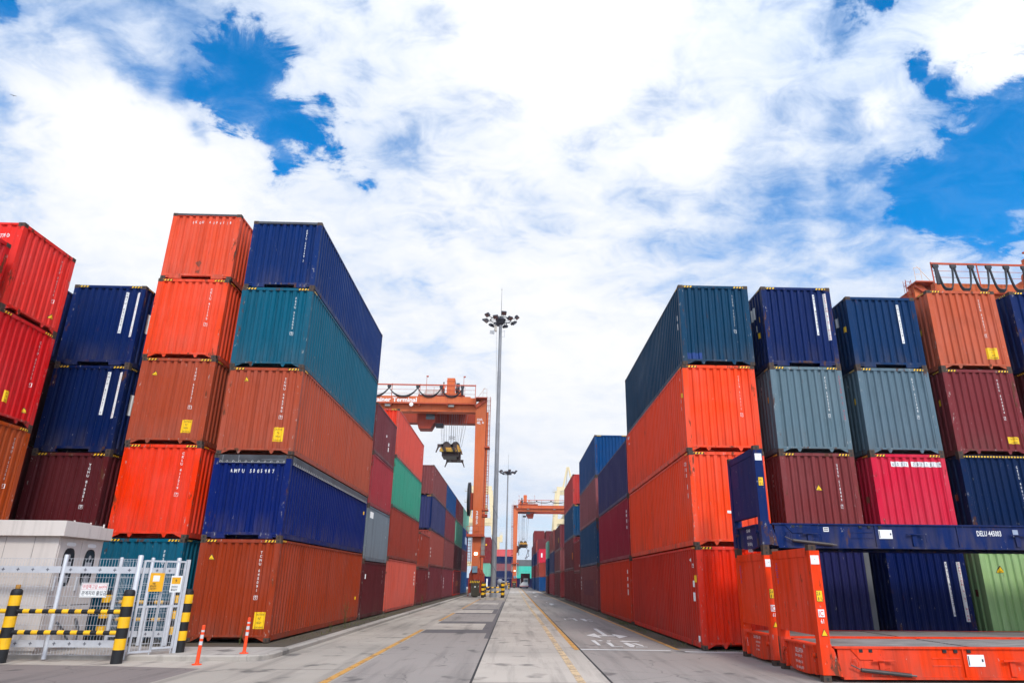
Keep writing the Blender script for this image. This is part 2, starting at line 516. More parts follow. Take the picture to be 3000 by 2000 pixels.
            e.build('eyelet_rope', [simple('galvanised_eyelet', (.5, .5, .5, 1), .4, .6)], root)

RED = simple('red_letter', (.55, .02, .03, 1)); INKM = simple('ink_letter', (.015, .015, .03, 1)); STAIN = simple('rust_stain', (.22, .055, .03, 1), .8)

def stack(x_right, y, z0, rows, **kw):
    z = z0
    for r in rows:
        r = dict(r); h = r.get('H', H9); L = r.get('L', 12.192)
        container((x_right - W / 2 + r.pop('dx', 0), y + r.pop('dy', 0), z), r.pop('c'), **{**kw, **r}); z += h + GAP

GL = 'containers stacked left of the lane'
GR = 'containers stacked right of the lane'
yl, zl = 22.31, .13
# ---- corner stack on the left (five high)
stack(-7.165, yl, zl, [
 dict(c='brown2', label='rust brown tall container with yellow height sticker, bottom of the left corner stack',
      marks=[('num', 'TCNU 645091 [0]'), ('tri', -.82, 2.3, .085), ('caution', .86, .36, .34, .46), ('sbar', 1, 11.3, 1.7, 2), ('srect', 1, 11.35, 11.5, .9, 1.02, sticker_y)]),
 dict(c='blue', H=H8, kind='open', dx=-.02, dy=.03, label='blue open top container under dark eyelet tarpaulin, second from bottom of the left corner stack',
      marks=[('hnum', 'AMFU 5005987', -.62, 2.02, .118, .16), ('tarp', .26), ('sbar', 1, 11.6, 1.5, 1), ('srect', 1, 11.6, 11.72, 1.75, 1.9, sticker_y)]),
 dict(c='brown', dx=.01, label='brown tall container with yellow sticker, middle of the five-high left corner stack',
      marks=[('num', 'TCNU 646780 [5]'), ('tri', -.62, 2.42, .085), ('caution', .66, .42, .34, .46), ('sbar', 1, 11.5, 1.4, 1)]),
 dict(c='teal', dx=-.01, dy=-.01, label='teal container with weathered pale edges, second from top of the left corner stack', marks=[('num', 'FESU 513603 [0]'), ('sbar', 1, 11.6, 1.9, 1)]),
 dict(c='blue2', H=H8, kind='slot', dy=.01, label='dark blue container with scuffed grey posts, topmost of the left corner stack', marks=[('num', 'AMFU 500199 7', .70, H8 - .28, .105), ('tarp', .085), ('sbar', 1, 11.6, 1.3, 1)]),
], group=GL)
stack(-10.13, 22.40, zl, [
 dict(c='teal', label='teal container behind the mesh gate, bottom of the second stack from the lane', marks=[('num', 'FESU 513921 [4]')]),
 dict(c='orangered', dx=.03, label='bright orange red container numbered 411219, above the teal one behind the gate', marks=[('num', 'CKLU 411219 [7]', .66, H9 - .24)]),
 dict(c='brown', label='brown container with triangle and yellow sticker, middle of the second left stack', marks=[('num', 'TCNU 650751 [2]', .62), ('tri', -.72, 2.3, .085), ('caution', .62, .38, .34, .42)]),
 dict(c='orange', dx=-.03, label='orange container numbered 411179 under the topmost salmon one of the second left stack', marks=[('num', 'CKLU 411179 [7]', .66)]),
 dict(c='salmon', H=H8, kind='slot', dy=.02, label='salmon orange open top container with dark diamond stain, highest on the left side',
      marks=[('hnum', 'SKOU 4300138', -.48, 2.20, .122, .135), ('tarp', .07), ('diamond', .0, .62, .11)]),
], group=GL)
stack(-12.95, 22.40, zl, [
 dict(c='wine', H=H8, label='wine red container hidden behind the electrical cabinet at the left'),
 dict(c='maroon', label='dark maroon container numbered 816351 just above the grey electrical cabinet', marks=[('num', 'TGHU 816351 [0]')]),
 dict(c='navy2', kind='slot', label='navy container with white number strips, beneath the topmost navy one on the left',
      marks=[('strip', 'KMTU 831337 0', .62, H9 - .22, 1.45, .085, False), ('strip', 'CAUTION 9\'6" HIGH', 1.0, H9 - .22, 1.55, .10, True), ('srect', 1, .55, 1.5, 1.35, 2.05, white, 'white_panel'), ('srect', -1, .45, 1.3, 1.5, 2.2, white, 'white_panel')]),
 dict(c='navy', kind='slot', label='navy container with two white letter strips, topmost of the third left stack',
      marks=[('strip', 'KMTU 831636 4', .62, H9 - .25, 1.5, .085, False), ('strip', 'CAUTION 9\'6" HIGH', 1.0, H9 - .25, 1.62, .10, True), ('srect', 1, .55, 1.5, 1.35, 2.05, white, 'white_panel'), ('srect', -1, .45, 1.3, 1.5, 2.2, white, 'white_panel')]),
], group=GL)
stack(-15.95, 22.40, zl, [
 dict(c='deep', near=False, label='dark maroon container in the shadowed fourth stack behind the cabinet, at the ground'),
 dict(c='oxblood', near=False, label='oxblood container deep in the gap behind the sideways stack, second level'),
 dict(c='deep', near=False, label='dark container deep in the gap behind the sideways stack, third level'),
 dict(c='ink', near=False, H=H8, label='ink blue container deep in the gap behind the sideways stack, top level'),
], group=GL)
# sideways stacks on the far left, ends turned to the lane (rz = 90 deg: local -y -> +x)
def side_stack(xf, yc, rows):
    z = zl
    for r in rows:
        r = dict(r); h = r.get('H', H9); container((xf, yc, z), r.pop('c'), rz=PI / 2, group=GL, **r); z += h + GAP
side_stack(-14.17, 19.17, [
 dict(c='rust', label='rust brown sideways container at the bottom behind the electrical cabinet'),
 dict(c='brown3', label='ochre brown sideways container numbered 762266 at the left picture edge above the cabinet', marks=[('num', 'TCNU 762266 [0]', .72)]),
 dict(c='red2', label='deep red sideways container with small yellow sticker, second from top at the far left', marks=[('num', 'CAIU 839772 [4]', .72), ('tri', .74, .40, .085), ('caution', -.08, .5, .22, .32, ('CAUTION', '9\'6"', 'HIGH'))]),
 dict(c='red', H=H8, label='light red sideways container with triangle sticker, topmost of the far left stack', marks=[('num', 'TCBU 987774 [0]', .72, H8 - .3), ('tri', .8, .42, .085), ('side', -1, .75, 2.12, .17, '98774 0')]),
])
side_stack(-14.06, 16.35, [
 dict(c='rust', H=H8, label='rust coloured sideways container, bottom of the nearest stack cut by the left edge'),
 dict(c='maroon', H=H8, label='maroon sideways container, second of the nearest stack cut by the left edge'),
 dict(c='red', H=H8, label='red sideways container, third of the nearest stack cut by the left edge'),
 dict(c='red2', H=H8, label='red container corner peeking in at the left picture edge, top of the nearest stack'),
])
# ---- bays along the left of the lane
B = lambda c, lab, **k: dict(c=c, label=lab, near=False, **k)
L20 = 6.058
stack(-7.165, 34.95, zl, [
 B('maroon', 'short dark maroon container at the bottom next behind the left corner stack', L=L20, H=H8, marks=[('sbar', 1, 5.1, 2.2, 3), ('sbar', 1, .6, 2.0, 1)]),
 B('grey', 'short grey container on the maroon one behind the left corner stack', L=L20, H=H8, marks=[('sbar', 1, 5.2, 2.3, 4), ('srect', 1, .6, 1.3, 2.05, 2.35, white)], kind='slot'),
 B('rose', 'short rose red container above the short grey one left of the lane', L=L20, H=H8, marks=[('sbar', 1, 5.4, 1.0, 2)], kind='slot'),
 B('mulberry', 'short mulberry container topmost behind the left corner stack', L=L20, H=H8, marks=[('sbar', 1, 3.1, 1.5, 1), ('sbar', 1, 3.9, 1.2, 2), ('sbar', 1, 5.4, .6, 1)], kind='slot'),
], group=GL)
stack(-7.165, 41.45, zl, [
 B('coral', 'faded coral orange container on the ground after the short maroon one', front_col='orangered', marks=[('sbar', 1, 11.4, 2.3, 4)]),
 B('rust', 'rusty brown container between the coral one and the green one', marks=[('sbar', 1, 11.6, .7, 1)]),
 B('green', 'sea green container beneath the tomato red one left of the lane', marks=[('sbar', 1, 11.6, 2.1, 2)]),
 B('tomato', 'tomato red container topmost of its stack above the sea green one', marks=[('sbar', 1, 11.2, 2.5, 3), ('num', 'CLHU 870426', .3)], haz=True, front_col='orangered'),
], group=GL)
stack(-7.165, 54.85, zl, [
 B('oxblood', 'short oxblood container on the ground in the two-high stack left of the lane', L=L20, H=H8, marks=[('sbar', 1, 4.8, 2.2, 2)], kind='slot'),
 B('rust', 'short rust brown container topping the two-high stack left of the lane', L=L20, H=H8, marks=[('sbar', 1, .8, 2.3, 5)], kind='slot'),
], group=GL)
stack(-7.165, 61.25, zl, [
 B('burgundy', 'burgundy container on the ground with a white letter at each end', marks=[('sbar', 1, .6, 2.4, 2), ('sbar', 1, 11.2, 2.2, 2)]),
 B('clay', 'clay red container with white bars beside its near edge, second level', marks=[('sbar', 1, .8, 2.6, 3), ('sbar', 1, .9, 1.5, 3)]),
 B('indigo', 'indigo container beneath the topmost cocoa one left of the lane', haz=True, frame_col='navy2', marks=[('sbar', 1, 11.6, 1.3, 1)]),
 B('cocoa', 'cocoa brown container with white number on its end, topmost behind the tomato one', H=H8, marks=[('num', 'TCLU 485360 3', .1, H8 - .3), ('sbar', 1, 1.0, 2.3, 2)]),
], group=GL)
stack(-7.165, 73.85, zl, [
 B('raisin', 'raisin red container on the ground after the burgundy one', marks=[('sbar', 1, 1.2, 2.0, 4)]),
 B('cocoa', 'cocoa red container with three white bars, second level after the clay one', marks=[('sbar', 1, 1.0, 2.6, 3), ('sbar', 1, 1.0, 1.2, 2)]),
 B('raisin', 'dusky red container below the azure blue topmost one', marks=[('sbar', 1, .8, 2.2, 3)]),
 B('azure', 'azure blue container topmost of its stack left of the lane', H=H8, marks=[('sbar', 1, 1.0, 2.2, 2)]),
], group=GL)
stack(-7.165, 86.4, zl, [
 B('burgundy', 'burgundy container with an orange corner post, on the ground near the crane leg', frame_col='redorange', marks=[('sbar', 1, .6, 2.5, 3), ('srect', 1, 4.5, 8.5, 1.1, 1.7, STAIN)]),
 B('deep', 'very dark maroon container below the bottle green one', marks=[('sbar', 1, 6, 2.1, 4)]),
 B('bottle', 'bottle green container two below the top near the crane leg', marks=[('srect', 1, .5, 1.2, .5, 2.6, simple('pale_green_patch', C(140, 200, 170)))]),
 B('burgundy', 'burgundy container topmost over the bottle green one', H=H8, marks=[('sbar', 1, 6, 1.9, 3)]),
], group=GL)
stack(-7.165, 99.3, zl, [
 B('cobalt', 'bright blue container on the ground beside the crane leg'),
 B('mulberry', 'mulberry container on the bright blue one by the crane leg', marks=[('sbar', 1, 2, 2.2, 3)]),
 B('azure', 'blue container with a white patch beneath the pale mint one', marks=[('srect', 1, 5, 9, .9, 1.9, simple('pale_blue_patch', C(190, 200, 215)))]),
 B('mint', 'pale mint green container topmost behind the crane leg', H=H8),
], group=GL)
stack(-5.0, 150, .05, [
 B('ink', 'dark blue container with white bar at the foot of the stack beyond the crane', H=H8, marks=[('rect', .6, .9, .6, 2.2, white)]),
 B('mint', 'mint green container on the dark blue one beyond the crane', H=H8),
 B('darkred', 'dark red container third up in the stack beyond the crane', H=H8),
 B('darkred', 'dark red container with a yellow dot, topmost of the stack beyond the crane', H=H8, marks=[('rect', .2, .5, .9, 1.2, sticker_y)]),
], group=GL)
# ---- right block
yr, zr = 21.83, .03
xr = lambda i: 5.515 + W + i * 2.95
stack(xr(0), yr, zr, [
 dict(c='redorange', side_col='redside', dx=.03, label='red orange container with dark red side, bottom of the right corner stack', marks=[('side', -1, .95, 2.46, .15, '45G1'), ('side', -1, .72, 2.28, .17, '154 4'), ('sbar', -1, .62, 1.9, 2), ('srect', -1, .3, .48, 1.85, 2.05, sticker_y), ('sbar', -1, .35, .35, 1)]),
 dict(c='vermilion2', dx=.0, label='orange container with a small white label and scratched side, second of the right corner stack', marks=[('rect', -.12, .02, .98, 1.06, white), ('side', -1, .72, 2.52, .16, 'KLU 4\n112 1\n11'), ('sbar', -1, .42, 1.9, 2)]),
 dict(c='vermilion', dx=-.02, dy=.02, label='bright vermilion container numbered 410976 below the dark teal one on the right', marks=[('num', 'CKLU 410976 [3]', .66), ('side', -1, .62, 2.45, .17, '106'), ('sbar', -1, .45, 1.8, 2), ('srect', -1, .28, .42, 1.85, 2.0, sticker_y), ('side', -1, 11.75, 2.6, .2, 'APC N'), ('side', -1, 11.6, 2.34, .16, 'xxxxx')]),
 dict(c='tealdark', dx=.02, label='dark teal container with blue repainted corner, topmost of the right corner stack', marks=[('num', 'TKRU 408257 [3]', .66), ('sbar', -1, .4, 1.9, 2), ('rect', -1.05, -.55, .2, .42, simple('blue_repaint', C(0, 52, 120)), 'repainted_patch')]),
], group=GR)
yel = ('srect', -1, .42, .58, 1.72, 1.92, sticker_y)
stack(xr(1) - .02, yr, zr, [
 dict(c='dusk', kind='slot', frame_col='charcoal', label='faded indigo container with grey posts behind the upright orange rack end'),
 dict(c='plum', label='plum brown container with a yellow triangle above the dark blue rack beam', marks=[('num', 'UESU 518849 [7]', .62), ('tri', -.05, 1.72, .11), ('side', -1, .9, 2.2, .13, 'SU 7\n884\n45')]),
 dict(c='slate', label='blue grey container with a white strip down its right post', marks=[('num', 'PCLU 505238 [3]', .62), ('strip', 'CAUTION 9\'6" HIGH', 1.1, H9 - .28, 1.55, .09, True), ('side', -1, 1.1, 2.3, .15, 'C 8\n05\n5'), yel]),
 dict(c='navy', kind='slot', label='navy container with two white strips, second from the left along the right top row', marks=[('strip', 'KMTU 831485 3', .62, H9 - .27, 1.5, .085, False), ('strip', 'CAUTION 9\'6" HIGH', 1.02, H9 - .22, 1.72, .10, True), ('srect', -1, .9, 1.25, 2.0, 2.45, white, 'white_panel'), ('sbar', -1, .8, 1.75, 1), yel, ('srect', -1, .62, .78, 1.2, 1.4, sticker_y)]),
], group=GR)
stack(xr(2), yr, zr, [
 dict(c='ink', kind='slot', label='deep navy container with two white strips seen between the orange and blue racks', marks=[('strip', 'KMTU 932227 0', .62, H9 - .40, 1.55, .085, False), ('strip', 'CAUTION 9\'6" HIGH', 1.02, H9 - .40, 1.7, .10, True)]),
 dict(c='crimson', label='crimson container with white number boxes above the blue rack beam', marks=[('boxes', 'NSSU', -.50, 2.52), ('boxes', '7031379', .16, 2.52), ('srect', -1, .5, .7, 1.4, 1.6, STAIN)]),
 dict(c='slate2', label='grey blue container numbered 511248 between two dark stacks on the right', marks=[('num', 'DYLU 511248 [4]', .62), ('side', -1, .9, 2.4, .15, '4'), yel]),
 dict(c='ocean', H=H8, kind='slot', dy=.02, label='ocean blue container with one white strip, lower top between navy and sienna ones', frame_col='ocean', marks=[('strip', 'KMTU 820738 0', .58, H8 - .28, 1.42, .085, False), ('srect', -1, .75, 1.0, 1.75, 2.1, white), ('srect', -1, .35, .5, 1.4, 1.6, sticker_y)]),
], group=GR)
stack(xr(3) - .03, yr, zr, [
 dict(c='moss', label='pale moss green container with a yellow triangle at the right picture edge', marks=[('tri', -.62, 2.2, .11), ('srect', -1, .4, .6, 1.5, 1.7, STAIN)], frame_col='moss'),
 dict(c='navy3', haz=False, label='dark navy container with a chequered yellow band along its top edge', marks=[('checker',), ('num', 'GESU 406113 [8]', .62), ('srect', -1, .5, .65, 1.5, 1.7, STAIN)]),
 dict(c='wine', label='wine red container with a yellow sticker under the sienna one on the right', marks=[('num', 'TGHU 644806 [5]', .62), ('caution', .74, .38, .40, .22, ('CAUTION', '9\'6" HIGH')), yel]),
 dict(c='sienna', label='sienna orange container with yellow sticker, topmost in front of the crane girder', marks=[('num', 'TCKU 946271 [5]', .60), ('caution', .70, .38, .40, .40), ('side', -1, 1.2, 2.25, .15, '45G1'), ('srect', -1, .7, .9, 1.45, 1.65, sticker_y)]),
], group=GR)
stack(xr(4), yr, zr, [
 dict(c='wine', label='wine red container at the bottom of the rightmost stack beyond the picture edge'),
 dict(c='deep', label='dark maroon container second of the rightmost stack at the picture edge'),
 dict(c='maroon', label='maroon container third of the rightmost stack, a sliver at the picture edge'),
 dict(c='navy', kind='slot', label='navy container topmost of the rightmost stack, cut by the picture edge', marks=[('strip', 'KMTU 831520 7', .62, H9 - .27, 1.5, .085, False), ('srect', -1, .95, 1.2, 1.72, 2.0, sticker_y)]),
], group=GR)
XR = xr(0)
stack(XR, 34.4, zr, [
 B('scarlet', 'plain scarlet orange container on the ground after the right corner stack', marks=[('sbar', -1, .9, 2.4, 4)]),
 B('cherry', 'cherry red container on the scarlet one right of the lane', marks=[('sbar', -1, .6, 2.3, 4)]),
 B('violet', 'violet blue container topmost of the three-high stack right of the lane', H=H9 - .1, marks=[('sbar', -1, .5, 1.2, 1)]),
], group=GR)
stack(XR, 48.1, zr, [
 B('cocoa', 'cocoa brown container on the ground with a darker patched square', marks=[('srect', -1, 2.5, 9.5, .9, 1.95, simple('cocoa_patch', C(104, 44, 52)), 'repainted_patch'), ('sbar', -1, 11.4, 2.2, 4), yel]),
 B('petrol', 'petrol blue container on the patched cocoa one right of the lane', marks=[('sbar', -1, 1.0, 2.5, 3), ('sbar', -1, 11.2, 1.9, 2)]),
 B('mauve', 'mauve brown container beneath the topmost blue one right of the lane', marks=[('sbar', -1, .5, 1.5, 1)]),
 B('azure', 'rich blue container highest behind the violet one right of the lane', haz=True, marks=[('sbar', -1, .8, 2.5, 2), ('sbar', -1, .8, 1.2, 2), ('sbar', -1, 11.3, 1.0, 1)]),
], group=GR)
stack(XR, 60.75, zr, [
 B('oxblood', 'short oxblood container on the ground in the low stack right of the lane', L=L20, H=H8, marks=[('sbar', -1, 4.8, 2.0, 3)], kind='slot'),
 B('darkred', 'short dark red container topping the low stack right of the lane', L=L20, H=H8, kind='slot', marks=[('sbar', -1, .6, .6, 1)]),
], group=GR)
stack(XR, 67.2, zr, [
 B('oxblood', 'oxblood container on the ground beneath a burgundy one right of the lane', marks=[('sbar', -1, 11, 2.3, 1)]),
 B('burgundy', 'burgundy container with small orange label under the petrol blue one', marks=[('sbar', -1, 11.2, 2.2, 3), ('srect', -1, 1.0, 1.5, .9, 1.5, simple('orange_label', C(240, 140, 30)))]),
 B('petrol', 'petrol blue container beneath the brick red topmost one right of the lane', marks=[('sbar', -1, .7, 2.2, 2)], haz=True),
 B('brick', 'brick red container topmost of the four-high stack right of the lane', marks=[]),
], group=GR)
stack(XR, 86.9, zr, [
 B('oxblood', 'dark oxblood container on the ground past the open gap right of the lane', marks=[('sbar', -1, 11.2, 1.8, 4)]),
 B('cocoa', 'cocoa container second level past the open gap right of the lane', H=H8, marks=[('sbar', -1, 11.2, 2.0, 1)]),
 B('mulberry', 'mulberry container topmost past the open gap right of the lane', marks=[('srect', -1, 3, 3.6, .9, 1.5, sticker_y)]),
], group=GR)
stack(XR, 101.1, zr, [
 B('rose', 'rose red container on the ground far along the right of the lane', marks=[('sbar', -1, 11, 2.2, 2)]),
 B('indigo', 'indigo container on the rose red one far along the right'),
 B('clay', 'clay brown container above the indigo one far along the right'),
], group=GR)
stack(XR - .3, 113.6, zr, [
 B('mulberry', 'short mulberry container on the ground far along the right', L=L20, H=H8),
 B('petrol', 'short petrol blue container beneath the mint green one far right', L=L20, H=H8),
 B('mint', 'short mint green container topmost far along the right of the lane', L=L20, H=H8),
], group=GR)
stack(4.9 + W, 141, 0, [
 B('azure', 'blue container end on the ground jutting toward the lane far off', H=H8),
 B('rust', 'rust brown container end above the blue one jutting toward the lane', H=H8),
 B('crimson', 'bright crimson container end jutting toward the lane far off', H=H8, marks=[('rect', -.9, -.6, 1.0, 1.8, white)]),
], group=GR)
stack(4.95 + W, 154.3, 0, [
 B('azure', 'blue container on the ground behind the jutting far stack', H=H8),
 B('rose', 'rose red container second up behind the jutting far stack', H=H8),
 B('navy', 'navy container third up behind the bright crimson one', H=H8),
 B('mulberry', 'mulberry container above the bright crimson end far off', H=H8, side_col='tomato', marks=[('rect', .8, 1.05, .2, .5, sticker_y)]),
], group=GR)
stack(4.6 + W, 168, 0, [
 B('azure', 'blue container at the foot of the tallest far stack', H=H8), B('burgundy', 'burgundy container second of the tallest far stack', H=H8),
 B('navy', 'navy container third of the tallest far stack', H=H8), B('burgundy', 'burgundy container fourth of the tallest far stack', H=H8),
 B('darkred', 'dark red container at the top of the tallest far stack', H=H8)], group=GR)
stack(7.3 + W, 168, 0, [
 B('wine', 'wine container at the foot of the far stack beside the tallest', H=H8), B('navy', 'navy container second of the far stack beside the tallest', H=H8),
 B('rust', 'rust container third of the far stack beside the tallest', H=H8), B('wine', 'wine container fourth of the far stack beside the tallest', H=H8),
 B('burgundy', 'burgundy container at the top of the far stack beside the tallest', H=H8)], group=GR)
stack(4.75 + W, 186, 0, [
 B('ink', 'ink blue container on the ground in the last stack right of the lane', H=H8), B('burgundy', 'burgundy container second of the last stack right of the lane', H=H8),
 B('ink', 'ink blue container third of the last stack right of the lane', H=H8), B('wine', 'wine container topmost of the last stack right of the lane', H=H8)], group=GR)
# ---- rows across the far end of the lane (long sides to the camera: rz = -90deg puts +x side toward -y)
GF = 'containers across the far end of the lane'
def cross(x0, y, rows):
    z = .02
    for r in rows:
        r = dict(r); h = r.get('H', H9); container((x0, y, z), r.pop('c'), rz=-PI / 2, group=GF, near=False, **r); z += h + GAP
cross(-12.7, 311, [dict(c='navy', label='navy container lowest of the far crosswise stack beyond the second mast'), dict(c='navy2', label='navy blue container second up in the far crosswise stack'),
 dict(c='mauve', label='dull red container between two navy ones across the lane end'), dict(c='navy2', label='dark navy container below the pink red one across the lane end'),
 dict(c='pinkred', label='pink red container topmost across the lane end left of the second crane leg')])
cross(1.15, 313, [dict(c='navy', H=H8, label='navy container lowest of the crosswise stack behind the tractor'), dict(c='turquoise', H=H8, label='turquoise container directly above the far tractor load'),
 dict(c='turquoise', H=H8, label='turquoise container below the grey one at the lane end'), dict(c='charcoal', H=H8, label='charcoal grey container topmost at the lane end behind the tractor')])
cross(-1.4, 216, [dict(c='dusk', H=H8, label='low indigo container lying across the lane behind the tractor')])
cross(-14.2, 218, [dict(c='dusk', H=H8, label='low indigo container lying across the lane left of the second crane leg')])

# ------------------------------------------------------------------ ground
def ground_mat(name, c, kind):
    q = N(name); v = q.coord(rnd=False)
    big = q.noise(.10, 4, v); mid = q.noise(.9, 5, v); fine = q.noise(38, 4, v, .7)
    d = tuple(x * .78 for x in c[:3]) + (1,); p = tuple(min(1, x * 1.18) for x in c[:3]) + (1,)
    col = q.mix(q.ramp(big, .35, .65), d, p)
    col = q.mix(q.ramp(mid, .45, .75, 0, .35), col, d)
    if kind == 'asphalt':
        sp = q.noise(90, 2, v, .8); col = q.mix(q.ramp(sp, .35, .7, 0, .55), tuple(x * .6 for x in c[:3]) + (1,), col)
        col = q.mix(q.ramp(sp, .66, .74, 0, .5), col, (.42, .40, .38, 1))
    else:
        sp = q.noise(60, 3, v, .7); col = q.mix(q.ramp(sp, .4, .7, 0, .25), col, d)
    # oil spots and tyre smears
    spots = q.noise(1.15, 3, q.coord((1.0, .75, 1), False), .5)
    col = q.mix(q.ramp(spots, .625 if kind == 'asphalt' else .60, .70, 0, .62), col, (.045, .042, .04, 1))
    smear = q.noise(1.0, 5, q.coord((2.2, .11, 1), False), .6)
    col = q.mix(q.ramp(smear, .50, .70, 0, .42), col, (.07, .063, .058, 1))
    # hairline cracks
    vo = q.n('ShaderNodeTexVoronoi', feature='DISTANCE_TO_EDGE'); vo.inputs['Scale'].default_value = .22
    wv = q.n('ShaderNodeVectorMath', operation='ADD'); nz = q.n('ShaderNodeTexNoise'); nz.inputs['Scale'].default_value = .8; nz.inputs['Detail'].default_value = 6
    q.l(v, nz.inputs['Vector']); q.l(v, wv.inputs[0]); q.l(nz.outputs['Color'], wv.inputs[1]); q.l(wv.outputs[0], vo.inputs['Vector'])
    col = q.mix(q.ramp(vo.outputs['Distance'], .004, .0, 0, .5 if kind == 'asphalt' else .25), col, (.03, .028, .026, 1))
    q.bump(fine, .5, .006)
    return q.done(col, .85, 0, .25)
ASPH = ground_mat('asphalt', C(174, 163, 154, .90), 'asphalt')
ASPH2 = ground_mat('asphalt_patch', C(136, 128, 127, .70), 'asphalt')
ASPH3 = ground_mat('asphalt_brown', C(166, 152, 145, .72), 'asphalt')
CONC = ground_mat('concrete', C(212, 199, 184, .62), 'concrete')
CONC2 = ground_mat('concrete_slab', C(201, 189, 174, .62), 'concrete')
SOIL = ground_mat('soil', C(112, 100, 82, .5), 'concrete')
KERB = ground_mat('kerb_stone', C(194, 184, 172, .68), 'concrete')

def worn(name, c, wear=.5):
    q = N(name); v = q.coord(rnd=False)
    w = q.noise(2.6, 8, v, .72); w2 = q.noise(24, 4, v, .7)
    ad = q.n('ShaderNodeMath', operation='MULTIPLY_ADD', i_1=.35); q.l(w2, ad.inputs[0]); q.l(w, ad.inputs[2])
    q.done(c, .7, 0, .3)
    q.l(q.ramp(ad.outputs[0], .60 + .28 * (1 - wear), .74 + .28 * (1 - wear), 1, .12), q.b.inputs['Alpha'])
    return q.mat
WLINE = worn('worn_white_line', C(236, 232, 226, .66), .42)
YLINE = worn('worn_yellow_line', C(228, 168, 84, .62), .68)
FLINE = worn('faded_yellow_line', C(238, 204, 158, .62), .8)

def sheet(name, polys, mat, z, label=None, kind='structure'):
    m = MB()
    for p in polys: m.face([(x, y, z) for x, y in p])
    o = m.build(name, mat); o['kind'] = kind
    if label: o['label'] = label
    return o
R4 = lambda x0, x1, y0, y1: [(x0, y0), (x1, y0), (x1, y1), (x0, y1)]
sheet('ground', [R4(-800, 800, -300, 1300)], ASPH, 0)
sheet('concrete_lane', [R4(-.78, 1.95, -10, 330)], CONC, .004)
sheet('concrete_roadside', [R4(-6.9, -3.5, -10, 18.6), R4(-6.05, -3.5, 18.6, 330)], CONC2, .004)
sheet('concrete_apron', [[(-30, 18.4), (-11.7, 17.75), (-9.1, 17.5), (-6.9, 17.1), (-6.9, 19.2), (-30, 19.2)]], CONC, .005)
sheet('side_pavement', [[(-40, -10), (-6.9, -10), (-6.9, 17.1), (-9.1, 17.5), (-11.7, 17.75), (-40, 18.7)]], ASPH3, .004)
sheet('asphalt_strips', [R4(-3.5, -1.0, 28.6, 36.4), R4(-3.5, -1.02, 44.7, 52), R4(-1.0, -.79, 26, 70)], ASPH2, .004)
sheet('concrete_insets', [R4(-3.52, -1.24, 30.4, 34.6), R4(-3.52, -1.31, 45.8, 50.5), R4(-3.52, -1.3, 62, 66.5)], CONC, .008)
sheet('road_seam', [R4(-.83, -.78, 10, 200), R4(1.95, 2.0, 10, 200)], simple('tar_seam', (.03, .028, .027, 1), .8), .0065)
sheet('slab_joint', [R4(-.77, 1.79, y, y + .025) for y in range(9, 120, 6)] + [R4(-6.0, -3.73, y, y + .02) for y in range(12, 110, 5)], simple('joint_grey', C(120, 112, 106, .5), .9), .0085)
# yard slab (raised) with a rounded kerb corner
arc = [(-6.75 + .6 * math.cos(a), 19.35 + .6 * math.sin(a)) for a in [(-PI / 2) + i * PI / 2 / 8 for i in range(9)]]
m = MB(); m.prism([(-120, 18.75)] + arc + [(-6.15, 330), (-120, 330)], -.5, .10, 'z'); o = m.build('pavement', ground_mat('pavement_concrete', C(212, 202, 190, .58), 'concrete')); o['kind'] = 'structure'
arc2 = [(-6.75 + .75 * math.cos(a), 19.35 + .75 * math.sin(a)) for a in [(-PI / 2) + i * PI / 2 / 8 for i in range(9)]]
m = MB(); path_in = [(-9.3, 18.75)] + arc + [(-6.15, 330)]; path_out = [(-9.3, 18.60)] + arc2 + [(-6.0, 330)]
seg_in, seg_out = [path_in[0]], [path_out[0]]
for i in range(len(path_in) - 1): 
    n = 150 if i == len(path_in) - 2 else (2 if i == 0 else 1)
    for k in range(1, n + 1):
        t = k / n; f = lambda A: (A[i][0] + (A[i + 1][0] - A[i][0]) * t, A[i][1] + (A[i + 1][1] - A[i][1]) * t)
        seg_in.append(f(path_in)); seg_out.append(f(path_out))
rr = random.Random(5)
for i in range(len(seg_in) - 1):
    j = rr.uniform(-.006, .006)
    a, b, c, d = seg_in[i], seg_out[i], seg_out[i + 1], seg_in[i + 1]
    g = .012 if (i > 10) else 0
    h = .128 + j
    dx = lambda p, q: (p[0] + (q[0] - p[0]) * .2, p[1] + (q[1] - p[1]) * .2)
    P0 = [(a[0], a[1], h), (dx(b, a)[0], dx(b, a)[1], h), (dx(c, d)[0], dx(c, d)[1] - g, h), (d[0], d[1] - g, h)]
    m.face(P0); m.face([(dx(b, a)[0], dx(b, a)[1], h), (b[0] , b[1], h - .03), (c[0], c[1] - g, h - .03), (dx(c, d)[0], dx(c, d)[1] - g, h)])
    m.face([(b[0], b[1], h - .03), (b[0], b[1], -.02), (c[0], c[1] - g, -.02), (c[0], c[1] - g, h - .03)])
    m.face([(d[0], d[1] - g, h), (dx(c, d)[0], dx(c, d)[1] - g, h), (c[0], c[1] - g, h - .03), (c[0], c[1] - g, -.02), (d[0], d[1] - g, -.02)])
o = m.build('kerb', KERB); o['kind'] = 'structure'
sheet('soil_strip', [R4(-9.9, -6.35, 21.2, 330), [(-30, 21.4), (-9.9, 21.2), (-9.9, 40), (-30, 40)]], SOIL, .104)
sheet('soil_verge', [[(4.95, 22.6), (12, 21.2), (40, 21.2), (40, 60), (5.3, 60), (4.95, 60)], R4(4.9, 6, 60, 220)], SOIL, .004)
